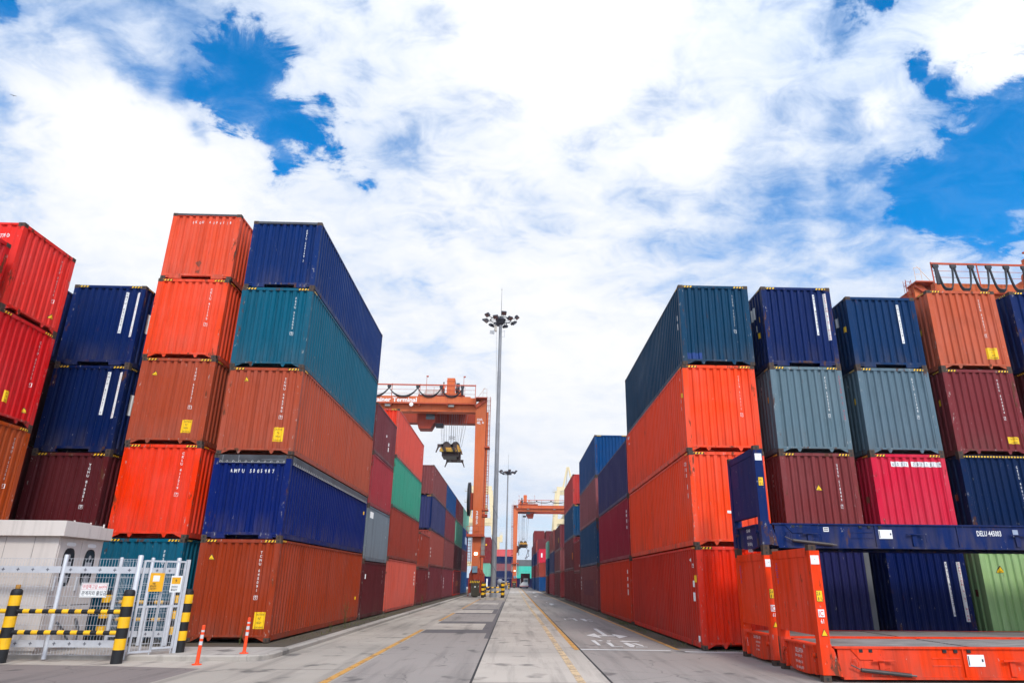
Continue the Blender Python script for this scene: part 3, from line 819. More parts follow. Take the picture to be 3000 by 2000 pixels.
# painted lines
sheet('yellow_line', [R4(1.80, 1.95, 21.9, 330), [(4.80, 22.2), (4.93, 22.0), (4.86, 55), (4.72, 55)], [(4.72, 55), (4.86, 55), (4.45, 140), (4.30, 140)],
                      R4(-3.72, -3.56, 10, 30.3), R4(-3.68, -3.54, 36.6, 45.6), R4(-3.66, -3.53, 52, 330)], YLINE, .009)
sheet('faded_line', [[(1.30, 13), (1.46, 13), (1.45, 33), (1.27, 33)], [(1.27, 33.6), (1.45, 33.6), (1.28, 60), (1.12, 60)], [(1.12, 60), (1.28, 60), (1.12, 330), (.98, 330)]], FLINE, .009)
MARKS = [[(3.39, 31.51), (3.54, 31.52), (3.51, 27.69), (3.34, 27.53)], [(3.16, 27.66), (3.77, 27.64), (3.72, 27.21), (3.11, 27.23)], [(2.72, 27.63), (3.13, 28.72), (3.14, 26.42), (2.99, 26.75)], [(3.76, 28.49), (4.19, 27.21), (3.76, 26.33)],
 [(2.65, 25.39), (2.79, 25.4), (2.76, 23.44), (2.67, 23.43)], [(2.86, 25.4), (3.0, 25.47), (3.04, 25.11), (2.92, 25.06)], [(3.18, 25.3), (3.34, 25.36), (3.23, 24.89), (3.13, 24.99)], [(3.05, 24.5), (3.2, 24.51), (3.15, 23.16), (3.04, 23.07)], [(3.06, 23.05), (3.4, 23.06), (3.36, 22.9), (3.03, 22.92)],
 [(3.57, 25.05), (3.71, 25.28), (4.23, 25.01), (4.2, 24.88), (3.64, 24.8)], [(3.59, 24.45), (3.74, 24.51), (3.85, 23.58), (3.7, 22.89), (3.59, 22.91)], [(3.84, 24.38), (3.99, 24.26), (4.09, 23.59), (4.05, 23.08), (3.97, 23.43)], [(3.79, 23.04), (4.15, 23.02), (4.12, 22.87), (3.76, 22.85)],
 [(2.68, 39.49), (2.76, 39.42), (2.75, 38.25), (2.69, 38.41)], [(2.91, 39.79), (3.31, 39.84), (3.28, 37.57), (3.19, 37.56), (3.16, 39.46)], [(3.54, 39.51), (3.79, 39.54), (3.77, 37.42), (3.61, 37.21)], [(3.83, 38.78), (4.07, 38.61), (4.04, 38.31), (3.83, 38.44)], [(3.80, 37.37), (4.02, 37.25), (3.97, 37.01), (3.8, 37.13)],
 [(3.11, 64.8), (3.39, 64.86), (3.46, 62.08), (3.12, 61.13)], [(3.08, 70.06), (3.19, 68.97), (3.04, 67.31)], [(3.25, 66.84), (3.62, 66.41), (3.57, 65.64), (3.22, 65.81)], R4(2.7, 2.95, 92, 97), R4(3.2, 3.6, 104, 107), R4(3.3, 3.5, 120, 128)]
sheet('white_marking', MARKS[:1] + MARKS[2:], WLINE, .009)
sheet('white_crossbar', [MARKS[1]], WLINE, .0105)
sheet('stop_line', [[(2.0, 22.15), (4.6, 21.95), (4.6, 21.72), (2.0, 21.92)], [(4.95, 21.6), (6.6, 21.3), (6.6, 21.1), (4.95, 21.4)]], WLINE, .009)

# grass and weeds along the container feet
GR1 = simple('grass_blade', C(96, 98, 50, .7), .7, 0, .35, 2)
def grass(name, spots, n, hmin, hmax, seed, lab):
    m = MB(); r = random.Random(seed)
    for i in range(n):
        x0, x1, y0, y1, z = spots[r.randrange(len(spots))]
        x = r.uniform(x0, x1); y = r.uniform(y0, y1)
        cl = .5 + .5 * math.sin(y * 1.7 + seed) * math.sin(y * .53 + x)
        if r.random() > cl: continue
        h = r.uniform(hmin, hmax) * (.5 + cl); a = r.uniform(0, 2 * PI); b = r.uniform(.1, .5) * h; w = .006
        dx, dy = math.cos(a), math.sin(a); px, py = -dy * w, dx * w
        m.face([(x - px, y - py, z), (x + px, y + py, z), (x + dx * b * .5 + px * .7, y + dy * b * .5 + py * .7, z + h * .6), (x + dx * b * .5 - px * .7, y + dy * b * .5 - py * .7, z + h * .6)])
        m.face([(x + dx * b * .5 - px * .7, y + dy * b * .5 - py * .7, z + h * .6), (x + dx * b * .5 + px * .7, y + dy * b * .5 + py * .7, z + h * .6), (x + dx * b, y + dy * b, z + h)])
    o = m.build(name, GR1); tag(o, lab, 'grass', kind='stuff')
grass('grass', [(-7.1, -6.4, 23, 60, .105), (-7.1, -6.4, 28, 45, .105)], 1500, .02, .07, 1, 'thin grass growing along the foot of the containers left of the lane')
grass('grass', [(5.05, 5.5, 23, 46, .005), (5.6, 8.2, 21.45, 21.9, .005), (5.0, 5.4, 30, 40, .005)], 2600, .03, .11, 2, 'rough grass at the foot of the right container stacks')
def weed(x, y, z, h, n, seed, lab):
    m = MB(); r = random.Random(seed)
    for i in range(n):
        a = r.uniform(0, 2 * PI); hh = h * r.uniform(.5, 1); lean = r.uniform(.05, .35) * hh
        p = [Vector((x + r.uniform(-.03, .03), y + r.uniform(-.03, .03), z))]
        for k in range(1, 5): p.append(Vector((p[0].x + math.cos(a) * lean * (k / 4) ** 2, p[0].y + math.sin(a) * lean * (k / 4) ** 2, z + hh * k / 4)))
        m.path(p, .004, 4)
        for k in range(1, 5):
            for q in range(2):
                b = r.uniform(0, 2 * PI); l = r.uniform(.06, .14) * h; c = p[k]
                d = Vector((math.cos(b), math.sin(b), r.uniform(-.1, .6))) * l; s_ = Vector((-math.sin(b), math.cos(b), 0)) * .009
                m.face([c - s_, c + s_, c + d]);
    tag(m.build('weed_plant', GR1), lab, 'weed')
weed(-7.85, 21.95, .1, .55, 7, 3, 'thin tall weed standing in front of the bottom corner container')
weed(-6.62, 29.6, .1, 1.25, 9, 4, 'tall straggly weed beside the corner container, near the kerb')
weed(-6.75, 54.6, .1, .8, 9, 6, 'low weed by the end of the faded coral container')
weed(-6.6, 27.3, .1, .35, 8, 9, 'short weed at the foot of the corner container side')

# ------------------------------------------------------------------ flat racks (orange pair on the ground, blue one on top)
wood_q = N('deck_planks'); vv = wood_q.coord((.6, 9, 1)); wn = wood_q.noise(2.2, 6, vv, .65); w2 = wood_q.noise(.8, 4, wood_q.coord((1, 1, 1)))
wcol = wood_q.mix(wood_q.ramp(wn, .3, .7), (.035, .030, .028, 1), (.36, .32, .29, 1)); wcol = wood_q.mix(wood_q.ramp(w2, .5, .75, 0, .7), wcol, (.08, .065, .06, 1))
wood = wood_q.done(wcol, .8)
coil = simple('spring_steel', (.10, .085, .08, 1), .55, .4)
def flat_rack(loc, key, c, label, texts):
    t = empty('flat_rack', loc, label, 'flat rack', 'flat racks parked right of the lane')
    pm = paint('rack_' + key, c, .4, 1.05, 1.0, .55, .7); fm = paint('rackframe_' + key, c, .4, 2.2, 1.5)
    L, Wd, H, hb = 12.192, 2.40, 2.66, .66
    m = MB()                                          # base: two deep side girders with flanges, cross beams, end sills
    for s in (0, 1):
        y0, y1 = (0.03, .06) if s == 0 else (Wd - .06, Wd - .03)
        m.box(.36, L - .36, y0, y1, .10, hb - .035)
        ya, yb = (0.0, .16) if s == 0 else (Wd - .16, Wd)
        m.box(.30, L - .30, ya, yb, hb - .034, hb); m.box(.42, L - .42, ya, yb, .055, .099)
        for x in (2.95, 5.1, 7.3, 9.4): m.box(x, x + .03, ya + .002, y0 if s == 0 else yb - .002, .10, hb - .036)
    for x in [.6 + i * .9 for i in range(13)]: m.box(x, x + .08, .165, Wd - .165, .25, hb - .09)
    m.build('base_frame', pm, t)
    m = MB()
    for i in range(4):
        m.box(.32 + i * 2.92, .32 + i * 2.92 + 2.86, .17, Wd - .17, hb - .05, hb - .004 + (i % 2) * .004)
    m.build('deck', wood, t)
    for e in (0, 1):
        fx = (lambda x: x) if e == 0 else (lambda x: L - x)
        bx = lambda m, x0, x1, *r: m.box(*sorted((fx(x0), fx(x1))), *r)
        m = MB()                                      # end wall panel with ribs and top bar
        bx(m, .02, .07, .20, Wd - .20, .86, H - .24)
        bx(m, .005, .17, .16, Wd - .16, H - .239, H - .06); bx(m, .012, .15, .20, Wd - .20, .86, .96)
        for y in (.55, .9, 1.25, 1.6, 1.95): bx(m, .071, .16, y, y + .05, .97, H - .24)
        for y in (.62, 1.05, 1.48): bx(m, .017, .0195, y, y + .012, 1.0, H - .28)
        m.build('end_wall', pm, t)
        for s in (0, 1):
            ya, yb = (0.0, .20) if s == 0 else (Wd - .20, Wd)
            m = MB(); bx(m, .005, .225, ya + .006, yb, .70, H - .118); m.build('end_post', pm, t)
            m = MB(); bx(m, 0, .24, ya, yb, .13, .70)
            q = [(fx(.24), .13), (fx(.40), .10), (fx(.36), .34), (fx(.28), .62), (fx(.24), .64)]
            m.prism(q if e == 0 else q[::-1], ya + .004, ya + .05 if s == 0 else yb - .004); 
            m.tube((fx(-.03), (ya + yb) / 2 + (.28 if s == 0 else -.28), .46), (fx(.2), (ya + yb) / 2 + (.28 if s == 0 else -.28), .46), .05, n=10)
            m.tube((fx(.08), ya + .2 if s == 0 else yb - .2, .46), (fx(.08), ya + .44 if s == 0 else yb - .44, .46), .042, n=10)
            m.build('hinge_block', fm, t)
            for z in (0, H - .118):
                cm = casting_mesh(); o = obj('corner_casting', cm, [castmat, black], t)
                o.matrix_local = Matrix.Translation((fx(.081) , ya + .0 if s == 0 else yb, z)) @ Matrix.Rotation(0 if s == 0 else PI, 4, 'Z')
        m = MB()                                      # bowed end sill
        n = 8
        for i in range(n):
            y0 = .42 + (Wd - .84) * i / n; y1 = .42 + (Wd - .84) * (i + 1) / n
            lo = lambda y: .06 + .10 * (abs(y - Wd / 2) / (Wd / 2 - .42)) ** 4
            f = [(fx(.06), y0, lo(y0)), (fx(.06), y0, hb - .03), (fx(.06), y1, hb - .03), (fx(.06), y1, lo(y1))]; m.face(f); m.face([(fx(.12), p[1], p[2]) for p in f][::-1])
            m.face([(fx(.06), y0, lo(y0)), (fx(.06), y1, lo(y1)), (fx(.12), y1, lo(y1)), (fx(.12), y0, lo(y0))])
        bx(m, -.0, .30, .42, Wd - .42, hb - .03, hb); bx(m, .0, .13, .36, .419, .1, hb - .001); bx(m, .0, .13, Wd - .419, Wd - .36, .1, hb - .001)
        m.build('end_sill', pm, t)
    # side furniture on the near girder
    for x in (1.18, 3.9, 6.6, 9.3):
        m = MB(); m.box(x, x + .11, -.012, .029, .12, .40); m.box(x - .14, x + .27, -.05, -.012, .40, .425); m.path([(x + .27, -.04, .41), (x + .33, -.04, .40), (x + .34, -.04, .2)], .008, 5); m.build('lashing_bracket', pm, t)
    m = MB(); q = [(.62, hb - .037), (1.32, hb - .037), (1.12, hb - .24), (.80, hb - .24)]; m.prism(q, .012, .029); m.build('stiffener_plate', pm, t)
    for z in (.44, .30): m = MB(); m.box(2.3, 2.9, .02, .0295, z, z + .02); m.build('rib', pm, t)
    m = MB(); m.path([(.62, -.02, .36), (.62, -.04, .44), (.70, -.04, .46), (.74, -.04, .36), (.72, -.02, .28)], .009, 5); m.build('lashing_hook', pm, t)
    m = MB(); m.path([(1.28, -.02, .25), (1.36, -.05, .28), (1.36, -.05, .12)], .008, 5); m.build('lashing_hook', pm, t)
    for x, y1 in ((.80, .0115), (1.00, .0115), (2.55, .029), (2.78, .029), (3.06, .029)):
        m = MB(); m.box(x, x + .075, .006, y1, hb - .105, hb - .047); m.build('lashing_slot', black, t)
    m = MB(); a, b = Vector((.78, -.035, .235)), Vector((1.80, -.035, .135)); n = 46
    for i in range(n): m.tube(a.lerp(b, i / n), a.lerp(b, (i + .55) / n), .040, n=8)
    m.tube(a, b, .03, n=8); m.tube(a + Vector((-.2, 0, .09)), a, .012, n=6); m.tube(b, b + Vector((.1, 0, -.01)), .02, n=6)
    m.build('lifting_spring', coil, t)
    for f in texts: f(t)
    return t
def rk_text(s, x, z, size, mat=None, **k):             # on the near long side
    def f(t):
        m = MB(); flat_text(m, s, lambda a, b: (x + a, .024 if k.get('web', True) else .0, z + b), size, narrow=k.get('narrow', .62), bold=.015); m.build('lettering', mat or white, t)
    return f
def rk_plate(x0, x1, z0, z1, mat, y=.024, name='plate', inner=None):
    def f(t):
        m = MB(); m.box(x0, x1, y - .004, y, z0, z1, 0)
        if inner:
            for a, b, c, d in inner: m.face([(a, y - .0065, c), (b, y - .0065, c), (b, y - .0065, d), (a, y - .0065, d)], 1)
        m.build(name, [mat, INKM], t)
    return f
def rk_end(s, y, z, size, x=.055, line=1.2):           # on the end face that looks down the lane (-x); reads toward -y
    def f(t):
        m = MB(); flat_text(m, s, lambda a, b: (x, y - a, z + b), size, narrow=.55, bold=.012, line=line); m.build('lettering', white, t)
    return f
def rk_post(extra):
    def f(t):
        y = .0035
        m = MB(); m.box(.02, .20, -.001, y, 2.26, 2.44, 0); m.face([(.10, -.0025, 2.36), (.12, -.0025, 2.36), (.12, -.0025, 2.37), (.10, -.0025, 2.37)], 1); m.build('label_plate', [white, INKM], t)
        m = MB(); z0 = 1.60 if not extra else 1.52
        m.box(.05, .18, -.001, y, z0, z0 + .22, 1); m.face([(.056, -.0025, z0 + .006), (.174, -.0025, z0 + .006), (.174, -.0025, z0 + .214), (.056, -.0025, z0 + .214)], 0)
        flat_text(m, '2.6', lambda a, b: (.062 + a, -.004, z0 + .125 + b), .10, 1, narrow=.62); flat_text(m, '8 ½', lambda a, b: (.075 + a, -.004, z0 + .02 + b), .10, 1, narrow=.62)
        m.build('height_sticker', [sticker_y, INKM], t)
        if extra:
            m = MB(); flat_text(m, 'IC', lambda a, b: (.055 + a, -.0045, 1.24 + b), .15, 1, narrow=.7, bold=.01)
            m.face([(.045, -.003, 1.22), (.175, -.003, 1.22), (.175, -.003, 1.37), (.045, -.003, 1.37)], 0); flat_text(m, '61', lambda a, b: (.075 + a, -.0045, 1.10 + b), .12, 0, narrow=.7, bold=.01)
            m.build('class_marking', [white, paint('rack_orange', C(244, 66, 16))], t)
            m = MB(); m.face([(.055, -.002, .86), (.195, -.002, .86), (.125, -.002, 1.0)], 1); m.face([(.068, -.004, .867), (.182, -.004, .867), (.125, -.004, .984)], 0)
            m.build('warning_triangle', [sticker_y, INKM], t)
    return f
lab_plate = rk_plate(3.05, 3.40, .30, .52, white, inner=[(3.06, 3.08, .32, .50), (3.34, 3.375, .39, .44)])
OR = C(244, 62, 8)
GRAF = simple('violet_scribble', C(165, 70, 130)); 
def scribble(t):
    m = MB(); r = random.Random(2)
    for i in range(7): 
        z = 2.30 - i * .05; m.box(.016, .0185, 2.0 - .0, 2.14 - r.uniform(0, .05), z, z + .022)
    m.box(.016, .0185, 2.02, 2.05, 1.86, 1.95)
    m.build('scribble', GRAF, t)
flat_rack((6.30, 15.24, 0), 'orange', OR, 'orange empty flat rack with upright end wall, nearest at the right foreground',
  [rk_text('CKLU 477014', 4.55, .37, .19), lab_plate, rk_post(True), scribble,
   rk_end('42P3', 1.05, .58 - .02, .095, .057), rk_end('CKLU 477014', 1.52, .44, .135, .057), rk_end('MGW  45,000 kg  99,2\nTARE   4,600 kg  10,14\nNET   40,400 kg  89,070', 1.55, .35, .075, .057, 1.55)])
flat_rack((6.30, 18.05, 0), 'orange', OR, 'orange flat rack behind the nearest one, carrying the blue rack on its ends',
  [rk_post(True), scribble, rk_end('CRLU 477024 3  42P3', 1.55, .52, .105, .057), rk_end('MAX GROSS 45,000 KG\nTARE     4,600 KG\nNET     40,400 KG', 1.4, .42, .06, .057, 1.5), rk_plate(-.005, .0, .3, .5, white, 1.9)])
flat_rack((6.30, 18.05, 2.664), 'blue', C(6, 36, 92), 'dark blue flat rack with folded out end wall, resting on the orange rack',
  [rk_text('DELU 445003', 5.62, .39, .185), rk_text('9', 6.60, .39, .185), rk_plate(6.58, 6.72, .37, .55, simple('grey_box', C(150, 160, 180)), .027), lab_plate, rk_post(False),
   rk_plate(6.98, 7.38, .42, .54, white, .024, 'empty_sign'), rk_text('EMPTY', 7.0, .445, .105, INKM, web=True), rk_plate(6.98, 7.48, .20, .36, black, .0265, 'forklift_slot'),
   rk_plate(1.62, 1.76, .46, .57, white, inner=[(1.635, 1.745, .49, .51), (1.635, 1.745, .53, .55)]),
   rk_end('DELU 4450\nMGW 45.000 kg.\nTARE 4.500 kg.\nNET 40.500 kg.', 1.35, .50, .115, .057, 1.5)])

# ------------------------------------------------------------------ enclosure: cabinet, fence, gate, guards, posts
CAB = paint('cabinet', C(214, 203, 194, .84), .3, .25, .2, .6, .25)
CABR = paint('cabinet_roof', C(216, 206, 197, .88), .3, .35, .2, .6, .35)
seamm = simple('panel_seam', (.12, .11, .10, 1)); galv = simple('galvanised_white', C(212, 213, 217, .72), .45, .1, .08, 6)
glassm = simple('dark_glass', (.03, .035, .04, 1), .12, 0, .3)
def cabinet():
    t = empty('electrical_cabinet', (-11.75, 18.95, .1), 'large beige electrical cabinet with oval windows behind the white mesh fence', 'cabinet')
    x0 = -2.28; y1 = 2.0; zt = 2.80
    m = MB(); m.box(x0, 0, 0, y1, .08, zt); m.box(x0 + .05, -.05, .05, y1 - .05, -.02, .079); m.build('cabinet_body', CAB, t)
    m = MB(); m.box(x0 - .1, .18, -.16, .92, zt - .02, zt + .36); m.box(x0 - .1, .15, .921, 1.55, zt - .02, zt + .33); m.box(x0 - .1, .13, 1.551, 2.15, zt - .02, zt + .30)
    for y in (.35, 1.1, 1.75): m.tube((.06, y, zt + .29), (.06, y, zt + .40), .022, n=8)
    m.build('roof', CABR, t)
    m = MB()
    for x in (-.62, -1.35, -2.0): m.box(x, x + .008, -.0025, 0, .1, zt - .03)
    m.build('panel_joint', seamm, t)
    for i, y in enumerate((.05, .99)):
        m = MB(); m.box(0, .018, y, y + .92, .14, zt - .06)
        d = m.build('cabinet_door', CAB, t)
        def oval(cy, cz, w, h, n=20, p=3.2):
            out = []
            for k in range(n):
                a = 2 * PI * k / n; ca, sa = math.cos(a), math.sin(a)
                out.append((cy + w * abs(ca) ** (2 / p) * (1 if ca > 0 else -1), cz + h * abs(sa) ** (2 / p) * (1 if sa > 0 else -1)))
            return out
        for cz, hh in ((2.03, .48),):
            m = MB(); m.prism(oval(y + .46, cz, .25, hh), .0185, .028, 'x'); w = m.build('window', rubber, d)
            m = MB(); m.prism(oval(y + .46, cz, .215, hh - .035), .029, .031, 'x'); w2 = m.build('pane', glassm, w)
            m = MB(); m.lathe([(.001, 0), (.055, 0), (.055, .004), (.001, .004)], (0, 0, 0), 12)
            m.v = [(.0315 + p[2], y + .46 + p[0], cz + .27 + p[1]) for p in m.v]; mg = simple('meter_grey', (.30, .30, .31, 1)); m.build('meter', mg, d); m = MB(); m.box(.0315, .034, y + .32, y + .6, cz + .02, cz + .14); m.build('meter', mg, d); m = MB(); m.box(.0315, .034, y + .36, y + .56, cz - .38, cz - .2); m.build('meter', mg, d)
        m = MB(); m.prism(oval(y + .46, 2.6, .19, .05), .0185, .03, 'x'); m.build('lamp_plate', white, d)
        m = MB(); m.box(.0185, .06, y + .06, y + .10, 1.45, 1.80); m.build('handle', galv, d)
        m = MB()
        m.box(.0185, .022, y + .05, y + .87, 1.082, 1.103)
        m.build('vent_slot', seamm, d)
    m = MB(); m.path([(.03, .6, .7), (.12, .8, .5), (.10, 1.1, .25), (.3, 1.2, .05)], .03, 6); cg = simple('conduit_grey', (.10, .10, .11, 1)); m.build('conduit', cg, t); m = MB(); m.path([(.03, 1.4, .75), (.1, 1.5, .5), (.1, 1.5, .08)], .035, 6); m.build('conduit', cg, t)
cabinet()

def mesh_panel(m, a, b, z0, z1, sv=.07, sh=.20, r=.0045):
    a, b = Vector(a), Vector(b); L = (b - a).length; n = int(L / sv)
    for i in range(n + 1):
        p = a.lerp(b, i / n); m.tube((p.x, p.y, z0), (p.x, p.y, z1), r, n=4, cap=False)
    k = int((z1 - z0) / sh)
    for i in range(k + 1):
        z = z0 + (z1 - z0) * i / k; m.tube((a.x, a.y + .006, z), (b.x, b.y + .006, z), r, n=4, cap=False)
def plus(m, x, y, z, s=.038, w=.011):
    m.face([(x - s, y, z - w), (x + s, y, z - w), (x + s, y, z + w), (x - s, y, z + w)], 1); m.face([(x - w, y - .0015, z - s), (x + w, y - .0015, z - s), (x + w, y - .0015, z + s), (x - w, y - .0015, z + s)], 1)
greyhole = simple('slot_grey', (.10, .10, .12, 1))
def fence(name, label, y, posts, z0=.10, holes=True):
    t = empty(name, ((posts[0] + posts[-1]) / 2, y, z0), label, 'fence'); ox = (posts[0] + posts[-1]) / 2
    for x, r, h in [(p, .05 if i < len(posts) - 1 else .062, 2.30) for i, p in enumerate(posts)]:
        m = MB(); m.lathe([(r, -.06), (r, h), (r * .8, h + .015), (.001, h + .02)], (x - ox, 0, 0), 14); m.build('post', galv, t, True)
    for a, b in zip(posts[:-1], posts[1:]):
        m = MB(); mesh_panel(m, (a - ox + .04, .03, 0), (b - ox - .04, .03, 0), .03, 2.22); m.build('mesh_panel', galv, t)
        n = max(1, int((b - a) / .36))
        for z in (1.88, .20):
            m = MB(); m.box(a - ox + .05, b - ox - .06, -.02, -.006, z, z + .16)
            for i in range(n): plus(m, a - ox + .18 + i * .36, -.0215, z + .08)
            m.build('guard_board', [galv, greyhole], t)
fence('mesh_fence', 'white wire mesh fence with perforated boards in front of the beige cabinet', 18.5, [-15.2, -13.2, -11.20, -9.37])
fence('mesh_fence', 'white mesh fence at the back of the cabinet yard, before the teal container', 21.45, [-11.4, -10.5, -9.75], .12)
def gate():
    a, b = Vector((-9.30, 18.56, 0)), Vector((-8.60, 19.40, 0)); d = (b - a); L = d.length; ang = math.atan2(d.y, d.x)
    t = empty('mesh_gate', (a.x, a.y, .12), 'white double mesh gate with two warning signs beside the striped bollard', 'gate', None, ang)
    m = MB(); m.box(L - .01, L + .07, -.035, .045, -.06, 2.22); m.build('gate_post', galv, t)
    for i in (0, 1):
        x0 = .03 + i * (L - .06) / 2; x1 = x0 + (L - .08) / 2
        m = MB(); q = .022
        for x in (x0, x1): m.box(x - q, x + q, -q, q, .04 + .06 * i, 2.18)
        for z in (.04 + .06 * i, 1.06, 2.14): m.box(x0 + q, x1 - q, -q + .002, q - .002, z, z + .045)
        m.box((x0 + x1) / 2 - .016, (x0 + x1) / 2 + .016, -.014, .014, .09 + .06 * i, 1.059)
        m.tube((x1 - .03, -.03, -.08), (x1 - .03, -.03, .5), .012, n=6)
        lf = m.build('gate_leaf', galv, t)
        m = MB(); mesh_panel(m, (x0, .0, 0), (x1, .0, 0), .06, 2.16, .07, .17, .004); m.build('mesh_panel', galv, lf)
gate()
def sign(name, label, pts, body, paint_fn, mats, normal_eps=-.01):
    t = tag(obj(name, body, mats), label, 'sign'); return t
def wall_sign(name, label, M, w, h, draw, mats):
    m = MB(); m.box(0, w, -.0, .012, 0, h, 0); draw(m)
    o = m.build(name, mats); o.matrix_world = M; return tag(o, label, 'sign')
def q(m, x0, x1, z0, z1, mi, e=.002): m.face([(x0, -e, z0), (x1, -e, z0), (x1, -e, z1), (x0, -e, z1)], mi)
def T(m, s, x, z, size, mi, e=.004, **k): flat_text(m, s, lambda a, b: (x + a, -e, z + b), size, mi, **k)
def d1(m):
    q(m, .012, .638, .012, .328, 2, .001); q(m, .018, .632, .018, .322, 0, .0018)
    q(m, .03, .62, .178, .312, 1, .0024); q(m, .036, .614, .184, .306, 0, .003)
    T(m, '위험특고압 6600V', .045, .212, .098, 1, .005, narrow=.80, bold=.006); T(m, '관계자외 출입금지', .04, .06, .112, 2, .005, narrow=.80, bold=.008)
wall_sign('warning_sign', 'white high voltage warning sign in Korean with 6600V in red, on the mesh fence', Matrix.Translation((-10.66, 18.455, 1.42)), .65, .34, d1, [white, RED, INKM])
orange_s = simple('sign_orange', (.75, .36, .01, 1))
ga = math.atan2(.89, .80)
def d2(m):
    q(m, .07, .23, .24, .38, 1); T(m, '위험', .075, .17, .05, 2, narrow=.8); T(m, '출입금지', .03, .11, .05, 2, narrow=.8); T(m, '고압 전기', .03, .05, .05, 2, narrow=.8)
def d3(m):
    q(m, .02, .24, .20, .36, 1); m.face([(.13, -.004, .33), (.10, -.004, .275), (.128, -.004, .28), (.115, -.004, .23), (.155, -.004, .29), (.13, -.004, .287)], 2)
    T(m, '관계자외', .03, .11, .058, 2, narrow=.75); T(m, '출입금지', .03, .04, .058, 2, narrow=.75)
Mg = lambda s: Matrix.Translation((-9.30 + .80 / 1.197 * s, 18.56 + .89 / 1.197 * s, 0)) @ Matrix.Rotation(ga, 4, 'Z') @ Matrix.Translation((0, -.05, 0))
wall_sign('warning_sign', 'orange warning sign with blank white panel on the left gate leaf', Mg(.20) @ Matrix.Translation((0, 0, 1.56)), .34, .44, d2, [orange_s, white, INKM])
wall_sign('warning_sign', 'half orange half white sign with lightning bolt on the right gate leaf', Mg(.72) @ Matrix.Translation((0, 0, 1.54)), .28, .40, d3, [white, orange_s, INKM])

def bollard_prof(r, h, n=7):
    zs = [0, .30, .54, .77, 1.01, 1.24, 1.47, h - .1]
    k = h / 1.62; prof = []
    cols = [1, 0, 1, 0, 1, 0, 1]
    for i in range(7): prof += [(r, zs[i] * k if i else -.05, cols[i]), (r, zs[i + 1] * k - .0005 if i < 6 else h - .09, cols[i])]
    prof += [(r * .93, h - .04, 1), (r * .7, h - .008, 1), (.001, h, 1)]
    return prof
def striped_rail(m, a, b, r, seg, start=1, n=12):
    a, b = Vector(a), Vector(b); L = (b - a).length; k = max(1, round(L / seg))
    for i in range(k): m.tube(a.lerp(b, i / k), a.lerp(b, (i + 1) / k), r, n=n, mi=(i + start) % 2, cap=False)
def guard(label, posts, z, r=.125, h=1.62, links=None, rr=.05, seg=.18, zs=(.66, 1.12), knob=False):
    t = empty('guard_rail', posts[0] + (z,), label, 'guard rail'); ox, oy = posts[0]
    for i, (x, y) in enumerate(posts):
        m = MB(); m.lathe(bollard_prof(r, h), (x - ox, y - oy, 0), 24); b = m.build('bollard', [yellow, black], t, False)
        if knob and i == 1:
            m = MB(); m.lathe([(.05, 0), (.055, .03), (.05, .09), (.001, .095)], (x - ox, y - oy, h - .005), 12); m.build('knob', simple('ochre_knob', (.36, .17, .03, 1)), b)
    for i, j in links:
        for zz in zs:
            m = MB(); A, Bb = Vector(posts[i] + (zz,)), Vector(posts[j] + (zz,)); d = (Bb - A).normalized() * (r * .9)
            striped_rail(m, A + d - Vector((ox, oy, 0)), Bb - d - Vector((ox, oy, 0)), rr, seg); m.build('rail', [yellow, black], t)
guard('thick black and yellow striped bollards with two pipe rails before the mesh fence', [(-14.6, 17.98), (-11.86, 17.98), (-9.20, 17.96)], .0, links=[(0, 1), (1, 2)], knob=True, seg=.155)
m = MB(); m.lathe(bollard_prof(.125, 1.52), (0, 0, 0), 24); o = m.build('bollard', [yellow, black]); o.location = (-8.53, 19.62, .1); tag(o, 'single black and yellow striped bollard right of the mesh gate', 'bollard')
guard('striped guard rail behind the fence, in front of the teal container', [(-11.75, 21.75), (-9.75, 21.75)], .1, links=[(0, 1)], r=.13, h=1.45, seg=.24)
# flexible delineator posts
fl = simple('traffic_orange', C(250, 78, 30, .85), .5, 0, .08); refl = simple('reflective_band', C(205, 205, 205), .4)
def delineator(x, y, z, label, lean=0):
    m = MB(); m.lathe([(.11, 0, 0), (.11, .018, 0), (.05, .03, 0), (.042, .06, 0), (.040, .42, 1), (.040, .50, 0), (.040, .56, 1), (.039, .64, 0), (.039, .70, 1), (.039, .74, 0), (.038, .83, 0), (.034, .845, 0), (.001, .85, 0)], (0, 0, 0), 18)
    t = tag(m.build('delineator_post', [fl, refl]), label, 'delineator'); t.location = (x, y, z); t.rotation_euler = (0, lean, 0)
delineator(-7.28, 17.8, .004, 'orange flexible marker post standing on the roadway before the kerb', .03)
delineator(-6.80, 19.4, .10, 'orange flexible marker post on the pavement in front of the yellow sticker', .02)

